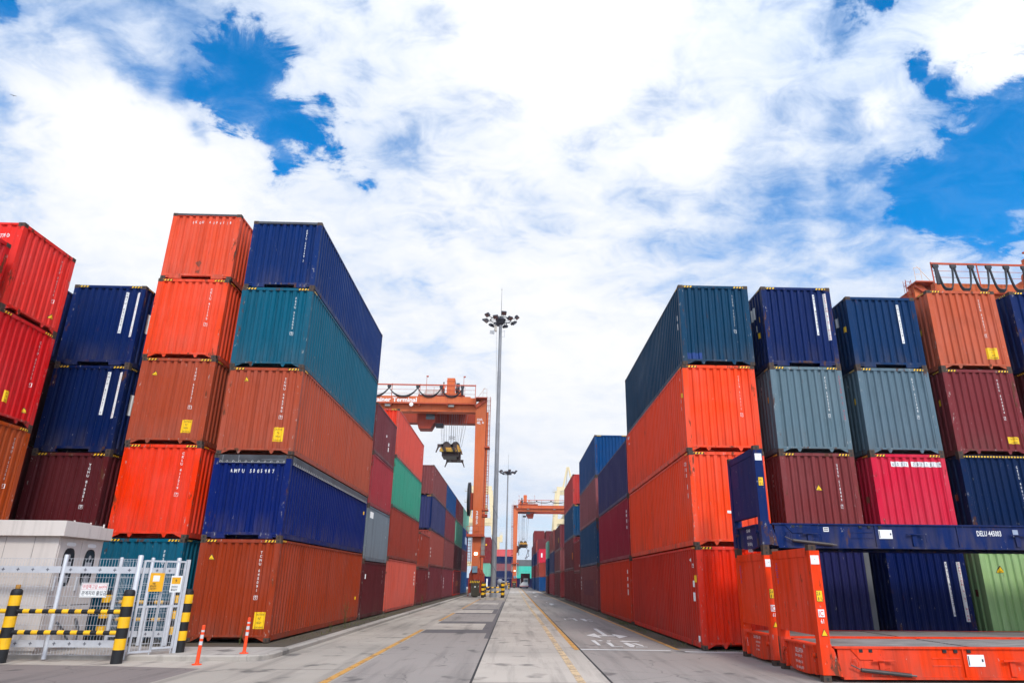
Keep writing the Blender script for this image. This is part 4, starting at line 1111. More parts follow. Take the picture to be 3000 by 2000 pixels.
# ------------------------------------------------------------------ lighting masts
mastm = simple('mast_steel', C(146, 146, 148, .8), .5, .2, .14, .6, .25)
lampdark = simple('lamp_housing', (.035, .036, .045, 1), .5, .2); lens = simple('lamp_glass', (.14, .07, .065, 1), .15)
def light_mast(x, y, z, h, r0, r1, label, dish=True):
    t = empty('light_mast', (x, y, z), label, 'light mast')
    m = MB(); n = 5
    prof = [(r0 * 1.35, 0), (r0 * 1.30, .25), (r0 * 1.05, .8), (r0, .81)]
    for i in range(1, n + 1):
        zz = h * i / n; r = r0 + (r1 - r0) * i / n; prof += [(r + .012, zz - .02), (r - .004, zz)]
    m.lathe(prof, (0, 0, 0), 16); m.box(-.02, .02, -r0 - .035, -r0 + .02, .8, h * .45)
    m.build('mast_pole', mastm, t)
    m = MB(); R = 1.25
    pts = [(R * math.cos(a), R * math.sin(a), h + .2) for a in [2 * PI * i / 24 for i in range(25)]]; m.path(pts, .05, 6)
    pts = [(.75 * math.cos(a), .75 * math.sin(a), h - .35) for a in [2 * PI * i / 20 for i in range(21)]]; m.path(pts, .045, 6)
    for i in range(8):
        a = 2 * PI * i / 8; m.tube((.15 * math.cos(a), .15 * math.sin(a), h + .1), (R * math.cos(a), R * math.sin(a), h + .2), .035, n=5)
    m.lathe([(.62, h + .12), (.66, h + .2), (.5, h + .42), (.16, h + .5), (.16, h - .5), (.3, h - .4), (.62, h + .12)], (0, 0, 0), 14)
    m.build('lamp_ring', lampdark, t)
    nl = 12
    for i in range(nl):
        a = 2 * PI * i / nl + .2; R2 = 2.1 if i % 2 else 1.75
        M = Matrix.Translation((R2 * math.cos(a), R2 * math.sin(a), h + (.30 if i % 2 else -.05))) @ Matrix.Rotation(a, 4, 'Z') @ Matrix.Rotation(math.radians(-38), 4, 'Y')
        m = MB(); m.box(-.22, .26, -.30, .30, -.10, .12, 0, M)
        m.box(-.12, .16, -.2, .2, .121, .24, 0, M)
        m.tube(M @ Vector((-.1, 0, -.0)), (R * math.cos(a) * .95, R * math.sin(a) * .95, h + .15), .04, n=5)
        f = m.build('floodlight', lampdark, t)
        m = MB(); m.face([M @ Vector(p) for p in ((-.2, -.27, -.104), (.24, -.27, -.104), (.24, .27, -.104), (-.2, .27, -.104))]); m.build('lens', lens, f)
    m = MB(); m.tube((.05, 0, h + .3), (.05, 0, h + 4.6), .035, .012, 6); m.path([(-.08, 0, h + 4.3), (.05, 0, h + 4.2), (.18, 0, h + 4.3)], .012, 4); m.build('lightning_rod', lampdark, t)
    if dish:
        m = MB(); m.box(-.75, -.42, -.35, -.05, h - 1.35, h - .6); m.build('control_box', simple('beige_box', C(200, 190, 175)), t)
        M = Matrix.Translation((-.98, -.4, h - 1.55)) @ Matrix.Rotation(.4, 4, 'Z') @ Matrix.Rotation(.5, 4, 'X')
        m = MB(); m.box(-.3, .3, -.015, .015, -.22, .22, 0, M); m.tube(M @ Vector((.1, -.02, 0)), M @ Vector((.2, -.4, 0)), .02, n=5); m.tube((-.6, -.3, h - 1.0), M @ Vector((0, .05, 0)), .03, n=5)
        m.build('dish_antenna', white, t)
        m = MB(); m.tube((.2, 0, h - 1.3), (.55, -.1, h - 1.25), .02, n=5); m.tube((.2, 0, h - 2.0), (.55, -.1, h - 1.95), .02, n=5); m.tube((.5, -.1, h - 2.1), (.5, -.1, h - 1.15), .025, n=5); m.build('antenna_bracket', galv, t)
        m = MB()
        for dx in (-.5, -.42): 
            m.path([(dx, -.25, h - 1.3), (dx * .7 - .05, -.3, h - 5), (-.27, -.28, h - 10)], .008, 4)
        for z0 in (2.3, 5.0, 8.2): m.path([(r0 * math.cos(b) * 1.05, -r0 * abs(math.sin(b)) - .03, z0 + b * .45) for b in [PI * i / 8 for i in range(9)]], .014, 4)
        m.build('cable', lampdark, t)
        m = MB(); m.lathe([(.001, 0), (.17, .01), (.30, .12), (.33, .3), (.30, .5), (.12, .62), (.001, .63)], (0, 0, 0), 16)
        m.v = [(r0 + .12 + p[2] * .95, -.25 + p[1], 1.55 + p[0]) for p in m.v]; m.build('siren_horn', simple('siren_grey', C(150, 152, 158)), t, True)
    return t
light_mast(-2.20, 79.2, .18, 31.6, .30, .175, 'tall grey lighting mast with ring of floodlights inside the striped guard')
light_mast(-1.9, 170, 0, 26.6, .24, .15, 'farther slim lighting mast standing at the lane end', False)
m = MB(); m.box(-3.4, -.95, 76.6, 81.6, 0, .20); o = m.build('mast_plinth', CONC2); tag(o, 'low concrete plinth under the nearer lighting mast', 'plinth')
guard('black and yellow guard rails on four bollards around the nearer mast', [(-3.22, 76.85), (-1.16, 76.85), (-1.16, 81.3), (-3.22, 81.3)], .2, r=.17, h=1.5, links=[(0, 1), (1, 2), (2, 3), (3, 0)], rr=.055, seg=.26, zs=(.55, 1.0))
m = MB(); m.lathe(bollard_prof(.17, 1.5), (0, 0, 0), 16); o = m.build('bollard', [yellow, black]); o.location = (-1.1, 168, 0); tag(o, 'striped bollard at the foot of the farther mast', 'bollard')

# ------------------------------------------------------------------ gantry cranes
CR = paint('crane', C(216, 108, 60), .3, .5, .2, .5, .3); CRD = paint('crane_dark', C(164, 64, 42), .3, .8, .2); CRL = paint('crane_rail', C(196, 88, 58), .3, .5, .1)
steelc = simple('cable_black', (.03, .03, .035, 1), .6); ropem = simple('wire_rope', (.22, .22, .23, 1), .5, .3); greyp = simple('crane_grey', C(150, 146, 140), .5, 0, .1, 2, .3)
lampon = N('lit_lamp'); lampon.done((.9, .85, .7, 1)); lampon.b.inputs['Emission Color'].default_value = (1, .86, .6, 1); lampon.b.inputs['Emission Strength'].default_value = 4.0; lampon = lampon.mat
def rail_run(m, a, b, h, step=1.6, n=3, r=.022):
    a, b = Vector(a), Vector(b); L = (b - a).length; k = max(1, round(L / step)); up = Vector((0, 0, 1))
    for i in range(k + 1):
        p = a.lerp(b, i / k); m.tube(p, p + up * h, r, n=5)
    for i in range(1, n + 1): m.tube(a + up * h * i / n, b + up * h * i / n, r * .9, n=5)
def crane(root, span, fest, sag, troll, texts=True, person=None, spreader_z=17.6, cab=True):
    t = root
    # legs
    for y0 in (0, 7.0):
        m = MB(); x0, x1 = 0, 1.05
        v = [(x0, y0, 3.2), (x1, y0, 3.2), (x1, y0 + 1.3, 3.2), (x0, y0 + 1.3, 3.2), (x0 - .22, y0, 22.5), (x1 + .10, y0, 22.5), (x1 + .10, y0 + 1.3, 22.5), (x0 - .22, y0 + 1.3, 22.5)]
        for f in ((0, 1, 5, 4), (1, 2, 6, 5), (2, 3, 7, 6), (3, 0, 4, 7), (3, 2, 1, 0)): m.face([v[i] for i in f])
        m.prism([(x0 - .22, 22.5), (1.15, 22.5), (1.15, 24.15), (.5, 24.15), (x0 - .22, 23.45)], y0 + .001, y0 + 1.299)
        m.build('leg', CR, t)
        m = MB(); xa = -span
        v = [(xa, y0, 3.2), (xa + 1.05, y0, 3.2), (xa + 1.05, y0 + 1.3, 3.2), (xa, y0 + 1.3, 3.2), (xa, y0, 22.5), (xa + 1.3, y0, 22.5), (xa + 1.3, y0 + 1.3, 22.5), (xa, y0 + 1.3, 22.5)]
        for f in ((0, 1, 5, 4), (1, 2, 6, 5), (2, 3, 7, 6), (3, 0, 4, 7), (3, 2, 1, 0)): m.face([v[i] for i in f])
        m.build('leg', CR, t)
        m = MB(); m.box(-span - .2, -.221, y0 + .01, y0 + 1.29, 22.52, 24.34); m.box(-span - .2, -.221, y0 - .06, y0 + 1.36, 22.46, 22.519)
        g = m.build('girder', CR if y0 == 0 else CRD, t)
    for x in (-span, 0.0):
        m = MB(); m.box(x + .1, x + .9, 1.31, 6.99, 22.9, 24.1); m.build('cross_beam', CRD, t); m = MB(); m.box(x + .15, x + .85, 1.31, 6.99, 3.5, 4.5); m.build('cross_beam', CRD, t)
    # wheel bogies with hazard plate
    for x in (0, -span):
        for y0 in (-.3, 6.9):
            m = MB(); m.box(x + .02, x + 1.03, y0 + .1, y0 + 1.8, 1.95, 3.19); m.box(x - .25, x + .0, y0 + .2, y0 + 1.6, .5, 2.7); m.box(x + 1.05, x + 1.3, y0 + .2, y0 + 1.6, .5, 2.7)
            m.tube((x - .1, y0 + .25, 2.6), (x + .2, y0 + .25, 3.3), .12, n=8); m.tube((x + 1.15, y0 + .25, 2.6), (x + .9, y0 + .25, 3.3), .12, n=8)
            m.box(x + .25, x + .8, y0 - .1, y0 + .1, 1.95, 2.6); m.tube((x + .5, y0 - .22, 2.1), (x + .5, y0 + .1, 2.1), .2, n=10)
            m.box(x - .3, x - .22, y0 + .0, y0 + .1, .1, 2.0); m.box(x + 1.27, x + 1.35, y0 + .0, y0 + .1, .1, 2.0)
            b = m.build('bogie', CRD, t)
            m = MB(); m.box(x + .12, x + .94, y0 - .25, y0 + .05, .12, 1.58); m.face([(x + .46, y0 - .253, 1.1), (x + .64, y0 - .253, 1.1), (x + .64, y0 - .253, 1.24), (x + .46, y0 - .253, 1.24)], 1); m.build('wheel_guard', [simple('guard_olive', (.045, .038, .022, 1), .6), white], b)
            m = MB(); m.box(x - .1, x + 1.15, y0 - .16, y0 - .101, 1.60, 1.86, 1)
            for i in range(6): m.face([(x - .08 + i * .2, y0 - .163, 1.61), (x + .02 + i * .2, y0 - .163, 1.61), (x + .1 + i * .2, y0 - .163, 1.85), (x + i * .2, y0 - .163, 1.85)], 0)
            m.build('hazard_plate', [hazy, black], b)
            m = MB(); m.lathe([(.25, -.35), (.72, -.33), (.78, -.2), (.78, .2), (.72, .33), (.25, .35)], (0, 0, 0), 24)
            m.v = [(x + .52 + p[2], y0 + .85 + p[0], .785 + p[1]) for p in m.v]; m.build('wheel', rubber, b)
    # lower equipment
    m = MB(); m.box(-.72, 1.46, -.6, 1.9, 6.92, 7.05); m.box(-.72, 1.46, -.62, -.601, 6.9, 7.2); rail_run(m, (-.70, -.58, 7.05), (1.44, -.58, 7.05), 1.05, .75, 2, .03)
    m.build('platform', CRL, t)
    m = MB(); m.box(1.07, 1.5, .1, 1.7, 4.75, 6.9); m.build('switch_cabinet', greyp, t)
    m = MB(); m.box(1.05, 1.62, -.3, 1.9, 4.55, 4.74); rail_run(m, (1.05, -.28, 4.74), (1.6, -.28, 4.74), 1.1, .5, 2, .025); m.build('cabinet_platform', CRD, t)
    m = MB(); m.box(.15, .75, -.55, -.05, 2.75, 3.5); m.build('cooling_unit', simple('unit_blue', C(120, 150, 165)), t)
    m = MB(); m.box(.30, .66, -.12, -.002, 4.78, 5.08); m.build('work_lamp', lampon, t)
    def ladder(m, x, y, z0, z1):
        for dx in (0, .42): m.tube((x + dx, y, z0), (x + dx, y, z1), .028, n=5)
        k = int((z1 - z0) / .33)
        for i in range(k): m.tube((x, y, z0 + .2 + i * .33), (x + .42, y, z0 + .2 + i * .33), .018, n=4)
        for i in range(0, k, 2):
            z = z0 + .2 + i * .33; m.path([(x, y, z), (x - .05, y + .4, z), (x + .21, y + .7, z), (x + .47, y + .4, z), (x + .42, y, z)], .02, 4)
        for dx, dy in ((-.05, .4), (.21, .7), (.47, .4)): m.tube((x + dx, y + dy, z0 + .2), (x + dx, y + dy, z1), .02, n=4)
    for la in ((1.22, .2, 18.0, 24.6), (1.22, .5, 10.2, 18.0), (-.62, .2, 3.6, 6.95)): m = MB(); ladder(m, *la); m.build('caged_ladder', CRD, t)
    m = MB(); m.box(1.06, 1.8, -.15, 1.6, 10.05, 10.2); m.build('landing', CRL, t); m = MB(); m.box(1.06, 1.75, -.1, 1.6, 17.85, 18.0); m.build('landing', CRL, t); m = MB(); m.box(1.1, 1.7, -.15, 1.5, 9.3, 9.6); m.build('junction_box', CRD, t)
    m = MB(); m.box(-.22, 1.22, -.9, 1.3, 24.16, 24.26)
    m.prism([(-.22, 23.4), (1.15, 24.15), (1.15, 23.9), (-.22, 22.9)], -.30, -.002)
    m.build('landing', CRL, t)
    m = MB(); rail_run(m, (.7, -.85, 24.26), (1.2, -.85, 24.26), 1.1, .5, 2, .026)
    m.tube((.1, -.85, 24.3), (.95, -.85, 25.5), .03, n=5); m.build('handrail', simple('handrail_pale', C(220, 190, 170)), t)
    # cable reel
    m = MB(); m.lathe([(.5, -.17), (2.0, -.17), (2.08, -.12), (2.08, -.05), (.6, -.03), (.6, .03), (2.08, .05), (2.08, .12), (2.0, .17), (.5, .17)], (0, 0, 0), 32)
    m.v = [(-.62 + p[2], .5 + p[0], 11.45 + p[1]) for p in m.v]; rl = m.build('cable_reel', steelc, t)
    m = MB(); m.box(-.44, -.002, .2, .9, 10.4, 12.2); m.box(-.5, -.002, .1, 1.0, 10.15, 10.39); m.build('reel_motor', CRD, t)
    # walkway along the near girder, festoon rail and posts
    m = MB(); m.box(-span, -.24, -.62, -.001, 23.36, 23.42); m.box(-span, -.24, -.66, -.621, 23.34, 23.48)
    n = int(span / 3.6)
    for i in range(n + 1):
        x = -.30 - i * 3.62; m.box(x - .04, x + .04, -.70, -.62, 23.34, 25.95)
        m.box(x - .05, x + .05, -.60, -.001, 23.1, 23.34)
    for z in (24.65, 25.2): m.tube((-span, -.66, z), (-.3, -.66, z), .02, n=4)
    m.build('walkway', CRL, t)
    m = MB(); m.box(-span - .3, -.28, -.82, -.702, 25.72, 25.88); m.build('festoon_rail', CRL, t)
    m = MB(); xs = fest
    for i, x in enumerate(xs):
        m.box(x - .22, x + .22, -.98, -.70, 25.45, 25.71)
        m.tube((x - .16, -.84, 25.42), (x + .16, -.84, 25.42), .12, n=8)
    for a, b in zip(xs[:-1], xs[1:]):
        for j, dy in enumerate((-.92, -.84, -.76)):
            pts = []
            for k in range(17):
                u = k / 16; e = (abs(2 * u - 1)) ** (2.4 if sag < 1.4 else 3.6)
                pts.append((a + (b - a) * (.06 + .88 * u if sag > 1.4 else u), dy, 25.36 - (sag + .08 * j) * (1 - e)))
            m.path(pts, .045 if sag < 1.4 else .055, 6)
    x = xs[0]; m.tube((x, -.85, 25.4), (x, -.85, 24.0 if sag > 1.4 else 24.5), .16, n=8)
    m.build('festoon_cable', steelc, t)
    # trolley on top and cab below
    tx = troll
    m = MB(); m.box(tx - 1.9, tx + 4.2, .2, 8.1, 24.36, 24.75); m.build('trolley_frame', CRD, t)
    m = MB(); m.box(tx + 1.55, tx + 2.6, 2.6, 4.0, 24.76, 27.75); m.box(tx + 1.50, tx + 2.65, 2.55, 4.05, 27.3, 27.36); m.box(tx + .9, tx + 3.9, 1.2, 5.2, 24.755, 25.3); m.box(tx + .55, tx + 1.1, 2.6, 3.6, 25.31, 26.2)
    m.tube((tx + 3.0, 2.0, 25.5), (tx + 3.8, 2.0, 25.5), .4, n=10); m.build('hoist_house', CR, t)
    m = MB(); m.prism([(tx - 1.5, 24.76), (tx + 1.4, 24.76), (tx + 1.0, 25.7), (tx - 1.0, 25.72)], 1.0, 3.0, 'y'); m.build('machine_cover', simple('cover_grey', C(216, 212, 204)), t)
    m = MB(); m.tube((tx + 2.95, 1.6, 26.0), (tx + 3.35, 1.6, 26.0), .75, n=16); m.tube((tx + 3.1, .8, 25.2), (tx + 3.15, -.6, 25.4), .14, n=6); m.build('hose_reel', steelc, t)
    m = MB(); rail_run(m, (tx - 1.9, .25, 24.75), (tx + 4.2, .25, 24.75), 1.1, 1.0, 2, .022); m.build('trolley_rail', CRL, t); m = MB(); rail_run(m, (tx - 1.9, 8, 24.75), (tx + 4.2, 8, 24.75), 1.1, 1.0, 2, .022); m.build('trolley_rail', CRL, t)
    for x in (tx - .9, tx + 4.0): m = MB(); m.tube((x, .3, 24.8), (x, .3, 27.3), .03, n=5); m.box(x - .05, x + .22, .1, .4, 27.2, 27.32); m.build('lamp_pole', CRL, t)
    if not cab: tx = -3.2
    m = MB(); m.box(tx - 2.0, tx + .4, 1.5, 3.6, 21.35, 23.3); m.prism([(tx - 1.75, 20.55), (tx - .2, 20.55), (tx + .25, 21.349), (tx - 2.0, 21.349)], 1.5, 3.6, 'y'); m.box(tx - 1.6, tx - .2, 1.9, 3.2, 23.301, 24.355)
    cb = m.build('operator_cab', CRD, t)
    m = MB(); m.box(tx - .85, tx + .3, 1.47, 1.498, 21.75, 22.55); m.box(tx - .9, tx + .36, 1.46, 1.469, 22.7, 23.15); m.build('window', simple('cab_glass', (.07, .10, .11, 1), .1), cb)
    m = MB(); m.box(tx + .41, tx + 1.4, 1.8, 3.0, 20.9, 21.3); m.build('cab_basket', steelc, t)
    tx = troll
    # spreader on ropes
    z = spreader_z; sx = tx + 2.5
    m = MB()
    for a, b in ((-1.5, -1.15), (-1.0, -.8), (-.25, -.3), (.0, .05), (.25, .3), (.45, .55), (1.1, .95), (1.7, 1.2)):
        for y in (2.2, 5.2): m.tube((sx + a * 1.2, y, 24.3), (sx + b, y + (.2 if y < 3 else -.2), z + 1.2), .022, n=4)
    for dz in (.0, .25): m.path([(sx + .4 * math.cos(k * PI / 6), 3.5 + .4 * math.sin(k * PI / 6), z + 2.0 + dz) for k in range(13)], .025, 4)
    m.build('wire_rope', ropem, t)
    m = MB(); m.prism([(sx - 1.4, z + .25), (sx + 1.4, z + .25), (sx + 1.0, z + .95), (sx - 1.0, z + .95)], 1.9, 2.5, 'y'); m.prism([(sx - 1.4, z + .25), (sx + 1.4, z + .25), (sx + 1.0, z + .95), (sx - 1.0, z + .95)], 4.8, 5.4, 'y')
    m.box(sx - 1.35, sx + 1.35, 2.501, 4.799, z + .28, z + .5); m.build('head_block', simple('dull_yellow', C(196, 140, 44), .5, 0, .2, 3, .5), t)
    shm = simple('sheave_brown', (.035, .022, .018, 1), .35, .4)
    for x in (-.6, .6): 
        for y in (2.55, 4.2): m = MB(); m.tube((sx + x, y, z + .95), (sx + x, y + .55, z + .95), .52, n=18); m.build('sheave', shm, t)
    m = MB(); y0, y1 = -2.4, 9.7
    for x in (-.75, .45): m.box(sx + x, sx + x + .3, y0, y1, z - .12, z + .22)
    for y in (y0, y1 - .35): m.box(sx - 1.2, sx + 1.2, y, y + .35, z - .15, z + .2)
    m.box(sx - 1.1, sx + 1.1, 2.2, 5.2, z - .5, z + .24); m.box(sx + .8, sx + 1.25, 3.2, 4.2, z - .9, z + .1)
    for y in (y0 + .17, y1 - .17):
        for x in (-1, 1): m.prism([(sx + x * 1.2, z - .15), (sx + x * 1.0, z - .15), (sx + x * 1.32, z - .85), (sx + x * 1.4, z - .8)][::x], y - .14, y + .14)
    m.build('spreader', simple('spreader_brown', (.05, .028, .024, 1), .5, .2), t)
    m = MB(); m.box(sx - 1.38, sx + 1.38, 1.84, 1.899, z - .02, z + .25, 1)
    for i in range(16): m.face([(sx - 1.36 + i * .17, 1.837, z), (sx - 1.28 + i * .17, 1.837, z), (sx - 1.20 + i * .17, 1.837, z + .24), (sx - 1.28 + i * .17, 1.837, z + .24)], 0)
    m.build('hazard_plate', [hazy, black], t)
    for x in (-3.4, -11.6, -20): 
        m = MB(); m.box(x - .35, x + .35, -.5, -.1, 23.0, 23.3); m.build('girder_lamp', greyp, t)
    if texts:
        m = MB()
        flat_text(m, 'Container Terminal', lambda a, b: (-7.82 + a, -.675, 23.56 + b), .82, narrow=1.06, bold=.03, align='RIGHT')
        m.build('lettering', white, t)
        m = MB(); m.box(-span, -.9, -.672, -.63, 23.49, 24.32); m.build('name_board', CR, t)
        m = MB()
        for i, ch in enumerate('205'): flat_text(m, ch, lambda a, b: (.45 + a, -.004, 9.55 - i * .56 + b), .62, narrow=.85, bold=.03, align='CENTER')
        m.build('number_lettering', white, t)
        m = MB(); flat_text(m, 'SWL', lambda a, b: (.0 + a, -.004, 21.35 + b), .40, narrow=.95, bold=.02); flat_text(m, '40.', lambda a, b: (.0 + a, -.004, 20.9 + b), .52, narrow=.8, bold=.03); flat_text(m, '6t', lambda a, b: (.66 + a, -.004, 20.98 + b), .36, narrow=.8, bold=.03); m.build('load_lettering', white, t)
        m = MB(); m.lathe([(.001, 0), (.24, .02), (.26, .1), (.001, .1)], (0, 0, 0), 14); m.v = [(-8.5 + p[0] + 0.0, -.70 + p[2] * -1, 23.2 + p[1]) for p in m.v]; m.build('round_lamp', white, t)
ct = empty('gantry_crane', (-5.15, 88, 0), 'orange rubber tyred gantry crane numbered 205 spanning the left container block', 'gantry crane', 'gantry cranes of the yard')
crane(ct, 24.0, [-2.0, -4.75, -7.8, -11.5, -15.1, -18.7, -22.3], 1.05, -5.95)
cb2 = empty('gantry_crane', (.62, 199, 0), 'farther orange gantry crane spanning the right block at the lane end', 'gantry crane', 'gantry cranes of the yard'); cb2.scale = (-.9, .9, .9)
crane(cb2, 24.0, [-1.5, -6, -10.5, -15, -19.5, -23.5], .25, -4.55, False, spreader_z=12.3, cab=False)
cc3 = empty('gantry_crane', (31.75, 48, 0), 'orange gantry girder with deep looping black cables behind the sienna container at right', 'gantry crane', 'gantry cranes of the yard'); cc3.scale = (-1, .62, .982)
crane(cc3, 24.0, [-.55, -1.95, -3.36, -4.76, -6.17, -7.6, -9.0], 1.72, -12.6, False)

# pale quay cranes far away
QY = simple('quay_cream', C(238, 218, 172, .80), .6, 0, .1)
def quay_crane(x, y, w0, w1, h, label, sc=1):
    t = empty('quay_crane', (x, y, 0), label, 'quay crane', 'pale quay cranes on the far waterfront')
    for yy in (0, 16):
        for sx in (-1, 1):
            m = MB(); a, b = sx * w0 / 2, sx * w1 / 2; d = .75
            v = [(a - d, yy, 0), (a + d, yy, 0), (a + d, yy + 1.5, 0), (a - d, yy + 1.5, 0), (b - d, yy, h), (b + d, yy, h), (b + d, yy + 1.5, h), (b - d, yy + 1.5, h)]
            for f in ((0, 1, 5, 4), (1, 2, 6, 5), (2, 3, 7, 6), (3, 0, 4, 7), (4, 5, 6, 7)): m.face([v[i] for i in f])
            m.build('leg', QY, t)
        wz = lambda z: (w0 + (w1 - w0) * z / h) / 2
        for z, dz, e in ((h + .01, 1.7, -.7), (h * .64, 2.2, .7), (h * .2, 1.6, .7)):
            m = MB(); m.box(-wz(z) + e, wz(z) - e, yy + .1, yy + 1.4, z, z + dz); m.build('cross_beam', QY, t)
    m = MB(); m.box(-1.6, 1.6, -10, 55, h * .66 + 2.3, h * .66 + 4.6); m.build('boom', QY, t)
    m = MB(); m.tube((-2.5, 8, h + 1.5), (-.3, 8, h + 12), .45, n=6); m.tube((2.5, 8, h + 1.5), (.3, 8, h + 12), .45, n=6); m.tube((0, 8, h + 12), (0, 50, h * .66 + 4.6), .15, n=5); m.build('apex_frame', QY, t)
    for z in (h * .72, h * .86, h * .98): m = MB(); m.box(-w1 / 2 - 2.6, -w1 / 2 - .7, .2, 1.2, z, z + .18); rail_run(m, (-w1 / 2 - 2.6, .2, z + .18), (-w1 / 2 - .7, .2, z + .18), 1.1, .8, 2, .05); m.build('service_platform', simple('quay_grey', C(176, 172, 160)), t)
    m = MB(); m.box(-3, 3, 8, 16, h * .66 + 4.7, h * .66 + 8); m.build('machine_house', QY, t)
quay_crane(-16.0, 322, 17, 9.0, 41, 'pale yellow quay crane rising behind the numbered orange crane leg')
quay_crane(24.8, 322, 17.5, 10, 41, 'pale yellow quay crane half hidden behind the brick red container')
t = empty('harbour_jib', (-7.3, 324, 0), 'cream coloured crane post with a box head above the pink red container', 'crane post')
m = MB(); m.box(-.6, .6, 0, 1.4, 0, 20.5); m.build('post', QY, t); m = MB(); m.box(.601, 1.9, -.2, 1.6, 18.2, 21.2); m.build('head_box', QY, t); m = MB(); rail_run(m, (.6, -.2, 21.2), (1.9, -.2, 21.2), 1.1, .6, 2, .05); m.build('railing', QY, t)
t = empty('harbour_jib', (5.8, 330, 0), 'tiny dark lattice crane head showing over the charcoal container', 'crane post')
m = MB(); m.path([(-.8, 0, 0), (-.4, 0, 12.2), (.5, 0, 14.6), (.9, 0, 12.4), (-.4, 0, 12.2)], .16, 5); m.box(.1, 1.1, -.3, .3, 14.4, 15.3); m.tube((-1.0, 0, 11.6), (.3, 0, 12.0), .3, n=6); m.build('lattice', simple('far_steel', C(130, 132, 140)), t)

# ------------------------------------------------------------------ yard tractor with its load
def tractor():
    t = empty('yard_tractor', (1.62, 194, 0), 'white terminal tractor with half cab driving up the lane far away', 'tractor')
    wm = simple('tractor_white', C(228, 226, 220), .4, 0, .05); gl = simple('tractor_glass', (.10, .13, .15, 1), .1)
    m = MB(); m.box(.05, 2.2, .1, 5.2, .55, .8); m.build('chassis', black, t)
    m = MB(); m.box(1.05, 2.15, .3, 2.0, .82, 2.35); m.box(1.0, 2.2, .25, 2.05, 2.351, 2.45); c = m.build('cab', wm, t)
    m = MB(); m.box(1.13, 2.08, .27, .299, 1.55, 2.28); m.box(1.02, 1.049, .45, 1.8, 1.55, 2.25); m.build('windscreen', gl, c)
    m = MB(); m.prism([(.25, .82), (1.04, .82), (1.04, 1.6), (.75, 1.55), (.4, 1.25)], .25, 2.0, 'y'); m.build('engine_hood', wm, t)
    m = MB(); m.box(0, 2.25, -.05, .09, .45, .98, 0); m.build('bumper', wm, t)
    m = MB(); m.face([(.0, -.055, .46), (2.25, -.055, .46), (2.25, -.055, .70), (.0, -.055, .70)], 1)
    for i in range(8): m.face([(.05 + i * .28, -.06, .47), (.17 + i * .28, -.06, .47), (.07 + i * .28, -.06, .69), (-.0 + i * .28 if i else .0, -.06, .69)], 0)
    m.build('hazard_strip', [white, simple('strip_red', (.45, .04, .03, 1))], t)
    for x in (.3, 1.75):
        m = MB(); m.lathe([(.001, 0), (.13, 0), (.13, .03), (.001, .03)], (0, 0, 0), 10); m.v = [(x + p[0], -.051 - p[2], .84 + p[1]) for p in m.v]; m.build('headlight', simple('headlight_glass', (.6, .6, .58, 1), .1), t)
    for x in (.05, 1.78):
        for y in (.9, 4.3):
            m = MB(); m.lathe([(.2, -.2), (.46, -.2), (.5, -.14), (.5, .14), (.46, .2), (.2, .2)], (0, 0, 0), 16); m.v = [(x + .22 + p[2], y + p[0], .5 + p[1]) for p in m.v]; m.build('wheel', rubber, t)
    m = MB(); m.tube((.15, .4, .9), (.15, .4, 2.3), .05, n=6); m.build('exhaust_pipe', wm, t)
    t2 = empty('yard_trailer', (2.9, 199.4, 0), 'low black skeletal trailer behind the white tractor', 'trailer')
    m = MB(); m.box(-.5, .5, -.4, 12.0, .95, 1.18); m.build('trailer_frame', black, t2)
    for x in (-1.1, .75):
        for y in (9.5, 10.8):
            m = MB(); m.lathe([(.2, -.2), (.46, -.2), (.5, -.14), (.5, .14), (.46, .2), (.2, .2)], (0, 0, 0), 14); m.v = [(x + .18 + p[2], y + p[0], .5 + p[1]) for p in m.v]; m.build('wheel', rubber, t2)
    container((2.9 + .3, 199.5, 1.19), 'deep', H=H8, near=False, label='dark maroon container riding on the trailer behind the white tractor')
tractor()
t = empty('white_barrier', (-4.4, 205, 0), 'white goalpost shaped barrier frame by the second mast foot', 'barrier')
m = MB(); m.tube((0, 0, 0), (0, 0, 1.6), .07, n=8); m.tube((1.7, 0, 0), (1.7, 0, 1.6), .07, n=8); m.build('upright', white, t); m = MB(); m.box(-.1, 2.9, -.06, .06, 1.601, 1.76); m.build('crossbar', white, t)

